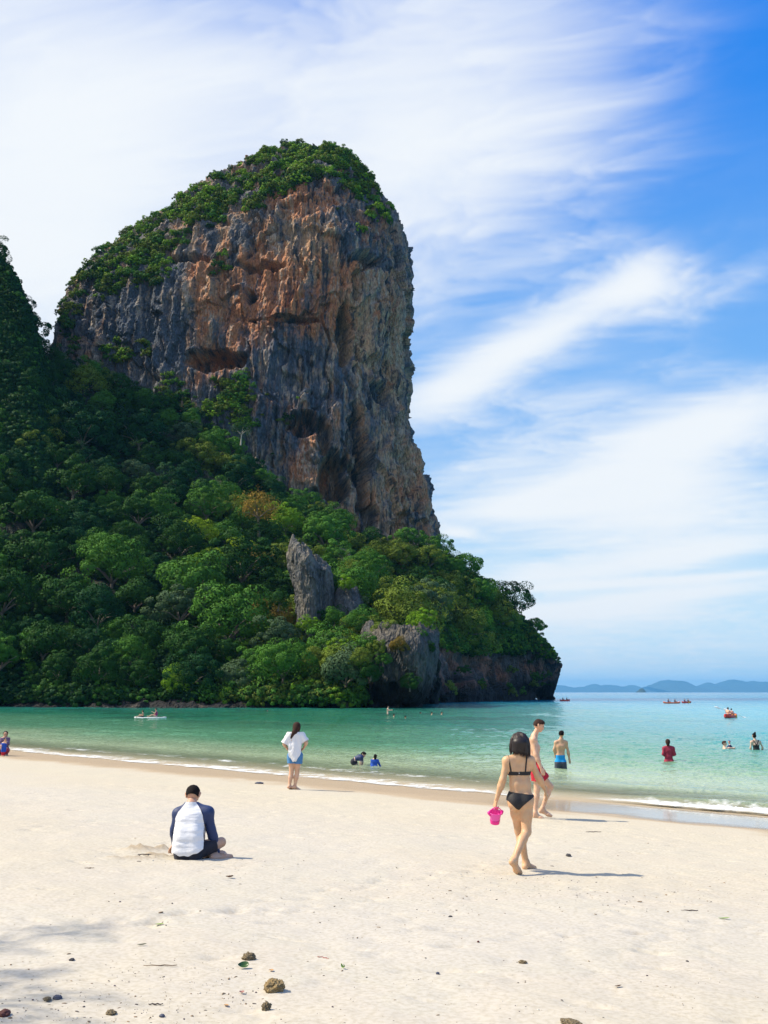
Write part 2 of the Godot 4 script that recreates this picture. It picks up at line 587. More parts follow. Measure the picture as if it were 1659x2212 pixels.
func make_sky() -> PanoramaSkyMaterial:
	var w := 4096
	var h := 2048
	var n := FastNoiseLite.new()
	noise_of(n, 11, 5)
	var n2 := FastNoiseLite.new()
	noise_of(n2, 12, 3)
	# cloud banks: direction (azimuth, height in degrees), half sizes, tilt, weight
	var banks := []
	for k in [[40, 500, 540, 460, 0, 1.0], [930, 300, 330, 420, 0.3, 0.34], [1250, 250, 260, 240, 0.4, 0.2], [1250, 1380, 700, 150, 0, 0.5], [1300, 1180, 420, 120, 0, 0.25], [520, 150, 420, 330, 0, 0.42], [860, 420, 360, 300, 0.3, 0.36], [1010, 110, 440, 320, 0.5, 0.22], [60, 30, 420, 260, 0, 0.26],
			[1180, 720, 320, 66, -0.42, 0.85], [1400, 610, 130, 90, 0.5, 0.55], [1600, 600, 140, 40, -0.3, 0.5], [960, 860, 200, 70, -0.3, 0.6], [1130, 560, 130, 22, -0.12, 0.3], [1250, 870, 240, 60, -0.2, 0.35],
			[1380, 990, 420, 100, -0.2, 0.8], [1560, 900, 260, 70, -0.2, 0.5], [1040, 1010, 160, 40, -0.25, 0.35], [1180, 1085, 330, 38, -0.13, 0.62], [1480, 1110, 300, 70, -0.1, 0.7], [1480, 1200, 300, 30, -0.14, 0.7], [1300, 1262, 190, 9, -0.05, 0.6], [1560, 1245, 170, 10, -0.06, 0.5], [1230, 1320, 130, 10, 0, 0.45],
			[985, 1150, 50, 12, 0.05, 0.55], [1150, 1240, 110, 30, -0.05, 0.42], [1420, 1290, 330, 24, -0.1, 0.7], [1300, 1335, 300, 26, 0, 0.3],
			[1660, 330, 200, 260, 0, -0.12], [1680, 60, 220, 200, 0, -0.12], [1280, 160, 420, 400, 0.2, 0.16], [1470, 440, 120, 90, 0, -0.16], [1640, 740, 70, 50, 0, -0.3]]:
		var r := ray(k[0], k[1]).normalized()
		var px := 180.0 / PI / F * 0.92
		banks.append([rad_to_deg(atan2(r.x, -r.z)), rad_to_deg(asin(r.y)), k[2] * px, k[3] * px, k[4], k[5]])
	var data := PackedFloat32Array()
	data.resize(w * h * 3)
	data.fill(0.32)
	var sun := Vector3(-0.64, 0.77, 0.0).normalized()
	# fine steps where the frame looks, coarse ones elsewhere
	for by in range(0, int(h * 0.53), 8):
		for bx in range(0, w, 8):
			var azc := 360.0 * (bx + 4) / w
			if azc > 180.0: azc -= 360.0
			var elc := 90.0 - 180.0 * (by + 4) / h
			var step := 1 if absf(azc) < 27.0 and elc < 43.0 and elc > -2.0 else 8
			for y in range(by, by + 8, step):
				var el := PI * (0.5 - (y + 0.5 * step) / h)
				var se := sin(el)
				var ce := cos(el)
				var eld := rad_to_deg(el)
				var up := clampf(se, 0.0, 1.0)
				var base := Color(0.55, 0.82, 1.0).lerp(Color(0.20, 0.48, 0.93), smoothstep(0.05, 0.28, up))
				base = base.lerp(Color(0.008, 0.23, 0.86), smoothstep(0.24, 0.60, up))
				var ps := 1.0 / (up + 0.13)
				for x in range(bx, bx + 8, step):
					var az := TAU * (x + 0.5 * step) / w      # the first column lies straight ahead
					if az > PI: az -= TAU
					var azd := rad_to_deg(az)
					var dir := Vector3(sin(az) * ce, se, -cos(az) * ce)
					# the cirrus sheet lies high and flat: its streaks run to the horizon
					var qx := dir.x * ps
					var qz := dir.z * ps
					var warp := n2.get_noise_2d(qx * 0.9, qz * 0.9) * 0.7
					var f1 := n.get_noise_3d((qx * 0.9 + qz * 0.35) * 0.75 + warp, (qz - qx * 0.25) * 1.9 - warp * 0.6, 3.0)
					var f2 := n.get_noise_3d((qx + qz * 0.3) * 3.0 + warp * 2.0, (qz - qx * 0.3) * 8.0, 9.0)
					var f3 := n.get_noise_3d((qx + qz * 0.2) * 8.0 + warp * 4.0 + f2 * 1.5, (qz - qx * 0.3) * 17.0 + f1 * 2.0, 19.0)
					var dens := 0.0
					if absf(azd) < 42.0 and eld < 60.0:
						for b in banks:
							var dx: float = azd - b[0]
							var dy: float = eld - b[1]
							var t: float = b[4]
							var ex: float = (dx - dy * t) / b[2]
							var ey: float = (dy + dx * t) / b[3]
							var g := ex * ex + ey * ey
							if g < 6.0:
								dens += b[5] * exp(-g)
					var away := smoothstep(24.0, 42.0, absf(azd)) + smoothstep(44.0, 60.0, eld)
					dens += minf(away, 1.0) * (0.45 + 0.32 * clampf(-dir.x * 1.2, -0.6, 1.0) + f1 * 0.3)
					var calm := clampf(1.1 - 1.05 * dens, 0.10, 1.0)
					var amount := dens * (1.0 + calm * (0.25 * f1 + 0.5 * f2 + 0.4 * f3)) + calm * (0.11 * f1 + 0.17 * f2 + 0.10 * f3)
					amount = clampf(log(1.0 + exp(amount * 9.0)) / 9.0 - 0.02, 0.0, 1.0)
					amount = amount * amount * (3.0 - 2.0 * amount) * 0.6 + amount * 0.4
					var c := base.lerp(Color(0.93, 0.97, 1.0), amount * 0.97)
					var shade := clampf(n2.get_noise_2d(qx * 2.3 + 5.0, qz * 5.0) * 1.2 - 0.25, 0.0, 1.0) * amount * calm
					c = c.lerp(Color(0.56, 0.73, 0.97), shade * 0.7)
					c = c.lerp(Color(1.25, 1.25, 1.25), pow(maxf(dir.dot(sun), 0.0), 6.0) * 0.5) * SKY
					for yy in step:
						for xx in step:
							var i := ((y + yy) * w + x + xx) * 3
							data[i] = c.r
							data[i + 1] = c.g
							data[i + 2] = c.b
	var m := PanoramaSkyMaterial.new()
	m.panorama = ImageTexture.create_from_image(Image.create_from_data(w, h, false, Image.FORMAT_RGBF, data.to_byte_array()))
	return m


func spaced(from: float, to: float, first: float, growth: float, most := 1e9) -> PackedFloat32Array:
	var out := PackedFloat32Array()
	var p := from
	var step := first
	while p < to:
		out.append(p)
		p += step
		step = minf(step * growth, most)
	out.append(to)
	return out


func both_sides(a: PackedFloat32Array) -> PackedFloat32Array:
	var out := PackedFloat32Array()
	for i in range(a.size() - 1, 0, -1):
		out.append(-a[i])
	out.append_array(a)
	return out


func lumps(x: float, z: float) -> float:
	var h := 0.0
	for l in heaps_in.get(Vector2i(floori(x * 2.0), floori(z * 2.0)), []):
		var dx: float = x - l[0]
		var dz: float = z - l[1]
		var u: float = (dx * l[5] + dz * l[6]) / l[2]
		var w: float = (dz * l[5] - dx * l[6]) / l[3]
		var q := u * u + w * w
		if q < 5.0:
			h += l[4] * exp(-q) * (1.0 + l[7] * n_b.get_noise_2d(x * 9.0, z * 9.0))
	return h


var heaps_in := {}


# a heap (or, with a negative height, a dent) of half sizes a and b, turned by w
func heap(p: Vector3, a: float, b: float, high: float, w := 0.0, rough := 0.8) -> void:
	var l := [p.x, p.z, a, b, high, cos(w), sin(w), rough]
	var r := maxf(a, b) * 2.3
	for i in range(floori((p.x - r) * 2.0), floori((p.x + r) * 2.0) + 1):
		for j in range(floori((p.z - r) * 2.0), floori((p.z + r) * 2.0) + 1):
			var c := Vector2i(i, j)
			if not heaps_in.has(c): heaps_in[c] = []
			heaps_in[c].append(l)


func footprints(u0: float, v0: float, u1: float, v1: float, steps: int, deep: float) -> void:
	var a := ground_hit(u0, v0)
	var b := ground_hit(u1, v1)
	var d := (b - a).normalized()
	var w := atan2(d.z, d.x)
	var side := Vector3(-d.z, 0, d.x)
	for k in steps:
		var p := a.lerp(b, float(k) / steps) + side * (0.09 if k % 2 == 0 else -0.09) + Vector3(rng.randf_range(-0.05, 0.05), 0, rng.randf_range(-0.05, 0.05))
		heap(p, 0.065, 0.042, -deep, w, 0.3)
		heap(p + d * 0.13, 0.075, 0.055, -deep * 1.1, w, 0.3)
		heap(p + d * 0.25, 0.05, 0.07, deep * 0.5, w, 0.5)


func make_sand() -> void:
	for k in [[300, 1838, .20, .10, .08], [262, 1846, .16, .07, -.03], [335, 1852, .14, .07, .07], [300, 1858, .25, .07, .055], [245, 1856, .16, .05, .025], [350, 1838, .10, .08, .08], [190, 1838, .14, .03, .018], [320, 1846, .10, .05, -.04],
			[510, 1858, .16, .05, .022], [545, 1862, .12, .04, .02], [470, 1866, .10, .04, -.02], [640, 1840, .3, .1, .012]]:
		var p := ground_hit(k[0], k[1])
		heap(p, k[2], k[3], k[4])
	rng.seed = 31
	for k in [[500, 2212, 1100, 1890, 14], [900, 2212, 1500, 1880, 14], [-50, 2020, 800, 1950, 16], [1659, 1990, 900, 2040, 12], [300, 1990, 1300, 1830, 18], [600, 1800, 1200, 1812, 14], [40, 1790, 620, 1760, 14], [1659, 2120, 1200, 1900, 10], [1250, 2212, 1400, 2000, 8]]:
		footprints(k[0], k[1], k[2], k[3], k[4], rng.randf_range(0.012, 0.022))
	var near := spaced(0.0, 7.5, 0.055, 1.0)
	near.append_array(spaced(7.6, 460.0, 0.1, 1.09))
	var xs := both_sides(near)
	var ds := PackedFloat32Array([-60, -30, -15, -8, -4, -2, -1, 0])
	var d := 1.0
	while d < 460.0:
		ds.append(d)
		d += maxf(0.042, d * 0.0042) if d < 26.0 else d * 0.03
	var nu := xs.size()
	var nv := ds.size()
	var v := PackedVector3Array()
	var c := PackedColorArray()
	v.resize(nu * nv)
	c.resize(nu * nv)
	var i := 0
	for j in nv:
		var z := -ds[j]
		for k in nu:
			var x := xs[k]
			var y := ground(x, z)
			var s := shore(x, z)
			var t := along(x, z)
			var tint := n_a.get_noise_2d(x * 0.16 + 40.0, z * 0.16)
			var dug := 0.0
			if s < 18.5 and absf(x) < 9.0 and z > -26.0 and z < 0.0:
				var dry := 1.0 - smoothstep(15.5, 18.0, s)
				y += dry * (0.0052 * n_b.get_noise_2d(x * 5.5, z * 5.5) + 0.0022 * n_b.get_noise_2d(x * 16.0, z * 16.0))
				var pit := n_a.get_noise_2d(x * 1.1 + 9.0, z * 2.6)
				if pit > 0.4: y -= dry * (pit - 0.4) * 0.13
				var piled := lumps(x, z)
				y += piled
				dug = clampf((absf(piled) - 0.016) * 36.0, 0.0, 1.0)
			var edge := 17.9 + 0.9 * n_a.get_noise_2d(t * 0.22, s * 0.5) + 0.35 * n_a.get_noise_2d(t * 0.9 + 70.0, s * 1.7)
			var wet := smoothstep(edge - 0.35, edge + 0.5, s)
			v[i] = Vector3(x, y, z)
			var col := Color(0.50, 0.465, 0.40).lerp(Color(0.505, 0.458, 0.372), clampf(tint * 1.3 + 0.45, 0.0, 1.0))
			col = col.lerp(Color(0.525, 0.472, 0.36), smoothstep(8.0, 17.0, s) * 0.7)
			col = col.lerp(Color(0.34, 0.27, 0.18), dug * 0.75)
			c[i] = col.lerp(Color(0.44, 0.345, 0.23).lerp(Color(0.42, 0.37, 0.26), smoothstep(21.5, 24.0, s)), wet)
			i += 1
	var m := mat(Color.WHITE, 0.95, true)
	m.uv1_triplanar = true
	m.uv1_world_triplanar = true
	m.uv1_scale = Vector3(0.55, 0.55, 0.55)
	m.albedo_texture = noise_tex(1024, 0.03, 6, 5, ramp([0.0, 0.36, 0.5, 0.62, 1.0], [Color(0.88, 0.865, 0.835), Color(0.96, 0.955, 0.94), Color(0.98, 0.975, 0.965), Color(1, 1, 1), Color(1, 1, 1)]))
	m.heightmap_enabled = true
	m.heightmap_scale = 0.12
	m.heightmap_texture = noise_tex(1024, 0.06, 6, 6)
	structure("sand", arrays_mesh(v, grid_normals(v, nu, nv), grid_index(nu, nv), c), m)

	# gloss of the sand that the last waves left wet
	var wv := PackedVector3Array()
	var wc := PackedColorArray()
	var wu := 640
	var wn := 70
	for j in wn:
		var s := 16.6 + 8.4 * j / (wn - 1)
		for k in wu:
			var t := -60.0 + 90.0 * k / (wu - 1)
			var x := (s + t) * 0.70710678
			var z := (t - s) * 0.70710678
			var right := smoothstep(-16.5, -11.5, t)
			var edge := 18.1 + 0.9 * n_a.get_noise_2d(t * 0.22, s * 0.5) + 0.35 * n_a.get_noise_2d(t * 0.9 + 70.0, s * 1.7)
			var film := smoothstep(edge - 0.1, edge + lerpf(1.3, 1.2, right), s) * (1.0 - smoothstep(21.0, 21.9, s))
			wv.append(Vector3(x, ground(x, z) + 0.005, z))
			wc.append(Color(0.55, 0.48, 0.39, film * lerpf(0.13, 0.92, right)))
	var wm := mat(Color.WHITE, 0.12, true)
	wm.albedo_texture = noise_tex(512, 0.02, 4, 8, ramp([0.0, 1.0], [Color(0.93, 0.92, 0.9), Color.WHITE]))
	wm.transparency = BaseMaterial3D.TRANSPARENCY_ALPHA
	wm.uv1_triplanar = true
	wm.uv1_world_triplanar = true
	wm.uv1_scale = Vector3(0.2, 0.2, 0.2)
	wm.metallic_specular = 0.5
	structure("wet_sand", arrays_mesh(wv, grid_normals(wv, wu, wn), grid_index(wu, wn), wc), wm)


func wave(x: float, z: float) -> float:
	var s := shore(x, z)
	var t := along(x, z)
	var deep := clampf((s - 21.3) * 0.05, 0.0, 3.0)
	var a := clampf(deep * 1.6, 0.05, 1.0)
	var gust := 0.65 + 0.7 * n_a.get_noise_2d(x * 0.03, z * 0.06)
	var y := a * gust * (0.10 * n_w.get_noise_2d(x * 0.38 - z * 0.15, z * 0.85) + 0.050 * n_w.get_noise_2d(x * 1.1, z * 2.3 + 30.0))
	y += 0.22 * smoothstep(60.0, 130.0, -z) * gust * n_w.get_noise_2d(x * 0.13, z * 0.33)
	var bent := s + 0.9 * n_a.get_noise_2d(t * 0.07, s * 0.05)
	y += 0.035 * sin(bent * 1.35) * smoothstep(22.0, 25.0, s) * (1.0 - smoothstep(36.0, 60.0, s)) * (0.6 + 0.6 * n_a.get_noise_2d(t * 0.15, 8.0))
	# the little breaker to the right
	var crest := 23.2 + 0.35 * n_a.get_noise_2d(t * 0.35, 3.0)
	var k := (s - crest) / (0.22 if s < crest else 0.75)
	y += 0.11 * exp(-k * k) * smoothstep(-15.8, -12.6, t)
	var crest2 := 25.8 + 0.5 * n_a.get_noise_2d(t * 0.2, 30.0)
	k = (s - crest2) / (0.45 if s < crest2 else 1.0)
	y += 0.075 * exp(-k * k) * smoothstep(-24.0, -16.0, t)
	for m in stirred:
		var dx: float = x - m.x
		var dz: float = z - m.y
		var r := sqrt(dx * dx + dz * dz)
		if r < 3.0: y += 0.035 * cos(r * 9.0) * exp(-r * 1.1)
	return y


var stirred := [Vector2(6.1, -36.4), Vector2(10.8, -40.0), Vector2(17.0, -47.9), Vector2(16.0, -49.3), Vector2(-1.2, -38.4), Vector2(-0.3, -37.5)]


func make_water() -> void:
	var near := spaced(0.0, 30.0, 0.16, 1.0)
	near.append_array(spaced(30.3, 11000.0, 0.32, 1.075))
	var xs := both_sides(near)
	var ds := PackedFloat32Array()
	var d := 8.0
	while d < 11000.0:
		ds.append(d)
		d += maxf(0.11, d * 0.0046) if d < 75.0 else d * (0.012 if d < 250.0 else 0.05)
	var nu := xs.size()
	var nv := ds.size()
	var v := PackedVector3Array()
	var c := PackedColorArray()
	v.resize(nu * nv)
	c.resize(nu * nv)
	var i := 0
	for j in nv:
		var z := -ds[j]
		for k in nu:
			var x := xs[k]
			var s := shore(x, z)
			var g := ground(x, z) if s < 60.0 else -3.0
			var y := wave(x, z) if ds[j] < 400.0 and absf(x) < 300.0 and s > 17.0 else 0.0
			var depth := y - g
			if depth < 0.0: y = maxf(y, g - 0.25)
			var patch := n_a.get_noise_2d(x * 0.035 + 20.0, z * 0.02)
			depth *= 1.0 + 0.35 * patch
			var col := Color(0.40, 0.49, 0.31).lerp(Color(0.11, 0.30, 0.17), smoothstep(0.15, 0.8, depth))
			col = col.lerp(Color(0.028, 0.20, 0.12), smoothstep(0.6, 1.9, depth))
			var out := smoothstep(-10.0, 45.0, x - 0.06 * absf(z)) 
			col = col.lerp(Color(0.11, 0.48, 0.61), out * smoothstep(0.3, 1.5, depth) * 0.85)
			col = col.lerp(Color(0.004, 0.25, 0.42), smoothstep(120.0, 330.0, ds[j]))
			col = col.lerp(Color(0.004, 0.20, 0.40), smoothstep(400.0, 2500.0, ds[j]))
			var dark := smoothstep(0.12, 0.42, n_a.get_noise_2d(x * 0.045, z * 0.10 + 60.0)) * smoothstep(1.0, 1.5, depth) * (1.0 - out)
			col = col.lerp(Color(0.018, 0.075, 0.055), dark * 0.55)
			v[i] = Vector3(x, y, z)
			c[i] = Color(col.r, col.g, col.b, clampf(0.03 + smoothstep(0.0, 0.30, depth) * 0.96, 0.0, 1.0) if depth > 0.0 else 0.0)
			i += 1
	var m := mat(Color.WHITE, 0.07, true)
	m.transparency = BaseMaterial3D.TRANSPARENCY_ALPHA
	m.albedo_texture = noise_tex(512, 0.02, 4, 18, ramp([0.0, 1.0], [Color(0.92, 0.94, 0.93), Color.WHITE]))
	m.uv1_triplanar = true
	m.uv1_world_triplanar = true
	m.uv1_scale = Vector3(0.10, 0.10, 0.15)
	m.metallic_specular = 0.4
	m.heightmap_enabled = true
	m.heightmap_scale = 5.5
	m.heightmap_texture = noise_tex(1024, 0.035, 5, 21)
	structure("water", arrays_mesh(v, grid_normals(v, nu, nv), grid_index(nu, nv), c), m)


# ragged foam lying on the water along a line across-shore = line(t)
func foam(called: String, t0: float, t1: float, inner: Callable, width: Callable, lump: float, cover: float, sd: float) -> void:
	var nu := int((t1 - t0) / 0.05)
	var nv := 34
	var v := PackedVector3Array()
	var c := PackedColorArray()
	for j in nv:
		var f := float(j) / (nv - 1)
		for k in nu:
			var t := t0 + (t1 - t0) * k / (nu - 1)
			var s: float = inner.call(t) + width.call(t) * f
			var x := (s + t) * 0.70710678
			var z := (t - s) * 0.70710678
			var side := smoothstep(0.0, 0.10, f) * (1.0 - smoothstep(0.12, 0.95, f))
			var ends := smoothstep(t0, t0 + 2.5, t) * (1.0 - smoothstep(t1 - 1.5, t1, t))
			var bub := n_b.get_noise_3d(x * 3.0, z * 3.0, sd) * 0.6 + n_b.get_noise_3d(x * 9.0, z * 9.0, sd) * 0.5
			var lace := n_w.get_noise_3d(x * 1.2, z * 1.2, sd + 4.0) + 0.35 * n_a.get_noise_2d(t * 0.35, sd * 9.0)
			var a := clampf(side * (0.75 + cover) - (1.0 - cover) * 0.75 + bub * 0.9 + lace * 0.75, 0.0, 1.0) * ends
			a *= smoothstep(0.0, 0.08, f) * (1.0 - smoothstep(0.85, 1.0, f))
			v.append(Vector3(x, maxf(wave(x, z), ground(x, z)) + 0.012 + lump * side * ends * (0.5 + bub), z))
			c.append(Color(0.84, 0.85, 0.84, a))
	var o := structure(called, arrays_mesh(v, grid_normals(v, nu, nv), grid_index(nu, nv), c), M.foam)
	tag(o, "", "", "")


func make_foam() -> void:
	M.foam = mat(Color.WHITE, 0.85, true)
	M.foam.transparency = BaseMaterial3D.TRANSPARENCY_ALPHA
	M.foam.albedo_texture = noise_tex(256, 0.05, 4, 28, ramp([0.0, 1.0], [Color(0.9, 0.93, 0.93), Color.WHITE]))
	M.foam.uv1_triplanar = true
	M.foam.uv1_world_triplanar = true
	var edge := func(t: float) -> float: return 21.05 + 0.35 * n_a.get_noise_2d(t * 0.13, 5.0) + 0.18 * n_a.get_noise_2d(t * 0.6, 9.0) + 0.5 * smoothstep(-34.0, -46.0, t)
	foam("sea_foam", -62.0, -15.5, edge, func(t: float) -> float: return 2.3 + 1.1 * n_a.get_noise_2d(t * 0.2, 50.0), 0.022, 0.28, 1.0)
	foam("sea_foam", -46.0, -19.0, func(t: float) -> float: return 23.6 + 0.6 * n_a.get_noise_2d(t * 0.11, 25.0), func(t: float) -> float: return 1.3 + 0.6 * n_a.get_noise_2d(t * 0.2, 80.0), 0.01, 0.05, 2.0)
	foam("sea_foam", -15.4, 14.0, func(t: float) -> float: return 22.05 + 0.35 * n_a.get_noise_2d(t * 0.35, 3.0) - 0.25 * smoothstep(-14.0, -10.0, t), func(t: float) -> float: return 1.1 + 0.9 * smoothstep(-14.5, -10.0, t), 0.06, 0.62, 3.0)
	foam("sea_foam", -17.0, 14.0, func(t: float) -> float: return 20.9 + 0.8 * n_a.get_noise_2d(t * 0.15, 35.0), func(t: float) -> float: return 1.1, 0.005, -0.02, 5.0)


# ---- rock and jungle ----

# spots: [u, v, half width, half height, weight] in the measured layout, picked out on the surface itself
func spot(q: Vector2, list: Array) -> float:
	var w := 0.0
	for k in list:
		var dx: float = (q.x - k[0]) / k[2]
		var dy: float = (q.y - k[1]) / k[3]
		var g := dx * dx + dy * dy
		if g < 6.0:
			w += k[4] * exp(-g)
	return w


# rock: pushes the points of a lofted sheet in and out and colours them
func rock(g: PackedVector3Array, nu: int, nv: int, closed: bool, rough: float, caves: Array, hue: Callable, flip := false, jag := 0.0, fine := 1.0, bias := 1.5) -> ArrayMesh:
	var n := grid_normals(g, nu, nv, closed, flip)
	var v := PackedVector3Array()
	v.resize(g.size())
	for i in g.size():
		var p := g[i]
		var q := seen_at(p)
		var w := p * fine
		var out := rough * 1.8 * n_a.get_noise_3d(w.x * 0.022, w.y * 0.014, w.z * 0.022) - rough * bias
		var bend := n_a.get_noise_3d(w.x * 0.02 + 7.0, w.y * 0.02, w.z * 0.02) * 6.0
		out += rough * 1.7 * n_r.get_noise_3d((w.x + bend) * 0.085, w.y * 0.011, w.z * 0.085)
		out += rough * 1.4 * n_b.get_noise_3d((w.x + bend) * 0.30, w.y * 0.035, w.z * 0.30)
		out += rough * 0.9 * n_b.get_noise_3d(w.x * 0.07, w.y * 0.10, w.z * 0.07)
		out += rough * 0.9 * n_b.get_noise_3d(w.x * 0.35, w.y * 0.22, w.z * 0.35) + rough * 0.5 * n_b.get_noise_3d(w.x * 0.8, w.y * 0.12, w.z * 0.8)
		# slabs that broke off along joints
		var wob := n_b.get_noise_3d(w.x * 0.05, w.y * 0.03, w.z * 0.05)
		out += rough * 2.5 * n_c.get_noise_3d(w.x * 0.050 + wob, w.y * 0.017 + wob * 0.5, w.z * 0.050)
		out += rough * 1.2 * n_c.get_noise_3d(w.x * 0.135 + wob * 1.5, w.y * 0.042, w.z * 0.135 + 9.0)
		out += rough * 0.5 * n_c.get_noise_3d(w.x * 0.36 + wob * 3.0, w.y * 0.10, w.z * 0.36)
		for k in caves:
			var dx: float = (q.x - k[0]) / k[2] + 0.5 * n_b.get_noise_3d(p.x * 0.15, p.y * 0.1, p.z * 0.15) + 0.3 * n_c.get_noise_3d(p.x * 0.2, p.y * 0.12, p.z * 0.2)
			var dy: float = (q.y - k[1]) / k[3]
			var e := dx * dx + dy * dy
			if e < 4.0: out -= k[4] * 1.5 * (1.0 - smoothstep(0.5, 1.5, e))
		v[i] = p + n[i] * out
		if jag > 0.0 and i / nu < nv * 0.3:
			v[i].y += jag * (n_r.get_noise_2d(p.x * 0.30, p.z * 0.12) + 0.6 * n_c.get_noise_2d(p.x * 0.55, p.z * 0.2)) * (1.0 - i / nu / (nv * 0.3))
	var nn := grid_normals(v, nu, nv, closed, flip)
	var c := PackedColorArray()
	c.resize(v.size())
	for i in v.size():
		c[i] = hue.call(v[i], nn[i])
	return arrays_mesh(v, nn, grid_index(nu, nv, closed), c)


func stripes(p: Vector3) -> float:
	return n_b.get_noise_3d(p.x * 0.22, p.y * 0.014, p.z * 0.22) * 0.8 + n_b.get_noise_3d(p.x * 0.7, p.y * 0.05, p.z * 0.7) * 0.6


const ORANGE := [[600, 640, 90, 90, 0.85], [700, 650, 60, 70, 0.7], [640, 430, 70, 50, 0.8], [560, 560, 70, 80, 0.45], [455, 800, 60, 50, 0.8], [440, 690, 26, 90, 0.6], [530, 730, 60, 70, 0.7], [650, 960, 40, 60, 0.7], [740, 520, 80, 70, 0.35],
	[600, 860, 60, 30, 0.5], [690, 700, 50, 60, 0.5], [720, 420, 30, 40, 0.5], [800, 480, 20, 40, 0.6], [640, 1010, 60, 50, 0.4], [440, 570, 20, 40, 0.6], [850, 620, 50, 60, 0.4], [850, 1080, 60, 90, 0.3]]
const TAN := [[640, 560, 130, 110, 0.7], [680, 700, 120, 140, 0.5], [850, 900, 60, 260, 0.45], [860, 640, 40, 160, 0.4], [450, 660, 50, 100, 0.6], [650, 1000, 90, 70, 0.7], [780, 760, 60, 120, 0.4], [860, 1080, 80, 90, 0.6], [470, 790, 50, 50, 0.5], [700, 470, 70, 80, 0.5]]
const BLUE := [[270, 660, 130, 110, 1.0], [340, 740, 60, 90, 0.8], [560, 900, 130, 70, 0.85], [600, 760, 70, 50, 0.7], [770, 520, 60, 90, 0.6], [800, 450, 60, 60, 0.5], [700, 860, 100, 70, 0.6], [790, 950, 50, 130, 0.45], [430, 500, 60, 60, 0.5], [920, 1080, 20, 80, 0.6], [620, 720, 60, 60, 0.4]]


func cliff_hue(p: Vector3, n: Vector3) -> Color:
	var q := seen_at(p) + Vector2(n_a.get_noise_3dv(p * 0.05), n_a.get_noise_3dv(p * 0.05 + Vector3(50, 0, 0))) * 55.0
	var s := stripes(p) * 1.25
	var slab := n_c.get_noise_3d(p.x * 0.11, p.y * 0.035, p.z * 0.11) * 0.5
	var blotch := n_a.get_noise_3d(p.x * 0.10, p.y * 0.06, p.z * 0.10) * 1.2 + slab * 0.6 + 0.35 * n_b.get_noise_3d(p.x * 0.5, p.y * 0.3, p.z * 0.5)
	var c := Color(0.175, 0.175, 0.185)
	c = c.lerp(Color(0.52, 0.36, 0.22), clampf(spot(q, TAN) * 1.45 + s * 0.9 + blotch * 0.8, 0.0, 1.0))
	c = c.lerp(Color(0.56, 0.235, 0.105), clampf(spot(q, ORANGE) * 1.5 + s * 0.7 + blotch * 0.9 - 0.25, 0.0, 0.95))
	c = c.lerp(Color(0.085, 0.115, 0.165), clampf(spot(q, BLUE) * 1.2 - s * 0.9 - 0.15 - blotch * 0.5, 0.0, 0.92))
	c = c.lerp(Color(0.028, 0.032, 0.042), smoothstep(0.32, 0.55, -s + 0.3 * blotch) * 0.8)
	c = c.lerp(Color(0.54, 0.46, 0.37), smoothstep(0.36, 0.58, s - 0.2 * blotch) * 0.7)
	return c


func grey_hue(p: Vector3, n: Vector3) -> Color:
	var s := stripes(p * 1.7)
	var blotch := n_a.get_noise_3dv(p * 0.12)
	var c := Color(0.14, 0.145, 0.15).lerp(Color(0.27, 0.24, 0.185), clampf(blotch * 1.2 + 0.25, 0.0, 1.0))
	c = c.lerp(Color(0.07, 0.085, 0.10), smoothstep(0.0, 0.5, -s) * 0.8)
	return c.lerp(Color(0.02, 0.02, 0.02), 1.0 - smoothstep(2.5, 6.5, p.y + 2.0 * blotch))      # tide stain


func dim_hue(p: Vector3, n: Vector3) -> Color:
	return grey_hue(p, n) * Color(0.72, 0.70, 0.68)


func shore_hue(p: Vector3, n: Vector3) -> Color:
	var s := stripes(p * 1.5)
	var blotch := n_a.get_noise_3dv(p * 0.09)
	var c := Color(0.12, 0.105, 0.10).lerp(Color(0.29, 0.22, 0.155), clampf(s * 1.3 + blotch + 0.1, 0.0, 1.0))
	c = c.lerp(Color(0.34, 0.13, 0.07), clampf(blotch * 1.8 + 0.05, 0.0, 0.85))
	c = c.lerp(Color(0.05, 0.055, 0.06), smoothstep(0.05, 0.5, -s) * 0.8)
	return c.lerp(Color(0.016, 0.016, 0.016), 1.0 - smoothstep(3.0, 8.5, p.y + 3.0 * blotch))


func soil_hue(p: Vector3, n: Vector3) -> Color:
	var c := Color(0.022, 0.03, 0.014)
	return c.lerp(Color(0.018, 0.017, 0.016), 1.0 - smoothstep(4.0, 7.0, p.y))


func rock_mat() -> StandardMaterial3D:
	var m := mat(Color.WHITE, 0.92, true)
	m.uv1_triplanar = true
	m.uv1_world_triplanar = true
	m.uv1_scale = Vector3(0.07, 0.022, 0.07)
	m.albedo_texture = noise_tex(1024, 0.02, 6, 41, ramp([0.0, 0.42, 0.58, 1.0], [Color(0.5, 0.5, 0.53), Color(0.8, 0.8, 0.8), Color(0.97, 0.96, 0.94), Color(1, 1, 1)]))
	m.heightmap_enabled = true
	m.heightmap_scale = 120.0
	m.heightmap_texture = noise_tex(1024, 0.025, 6, 42)
	return m


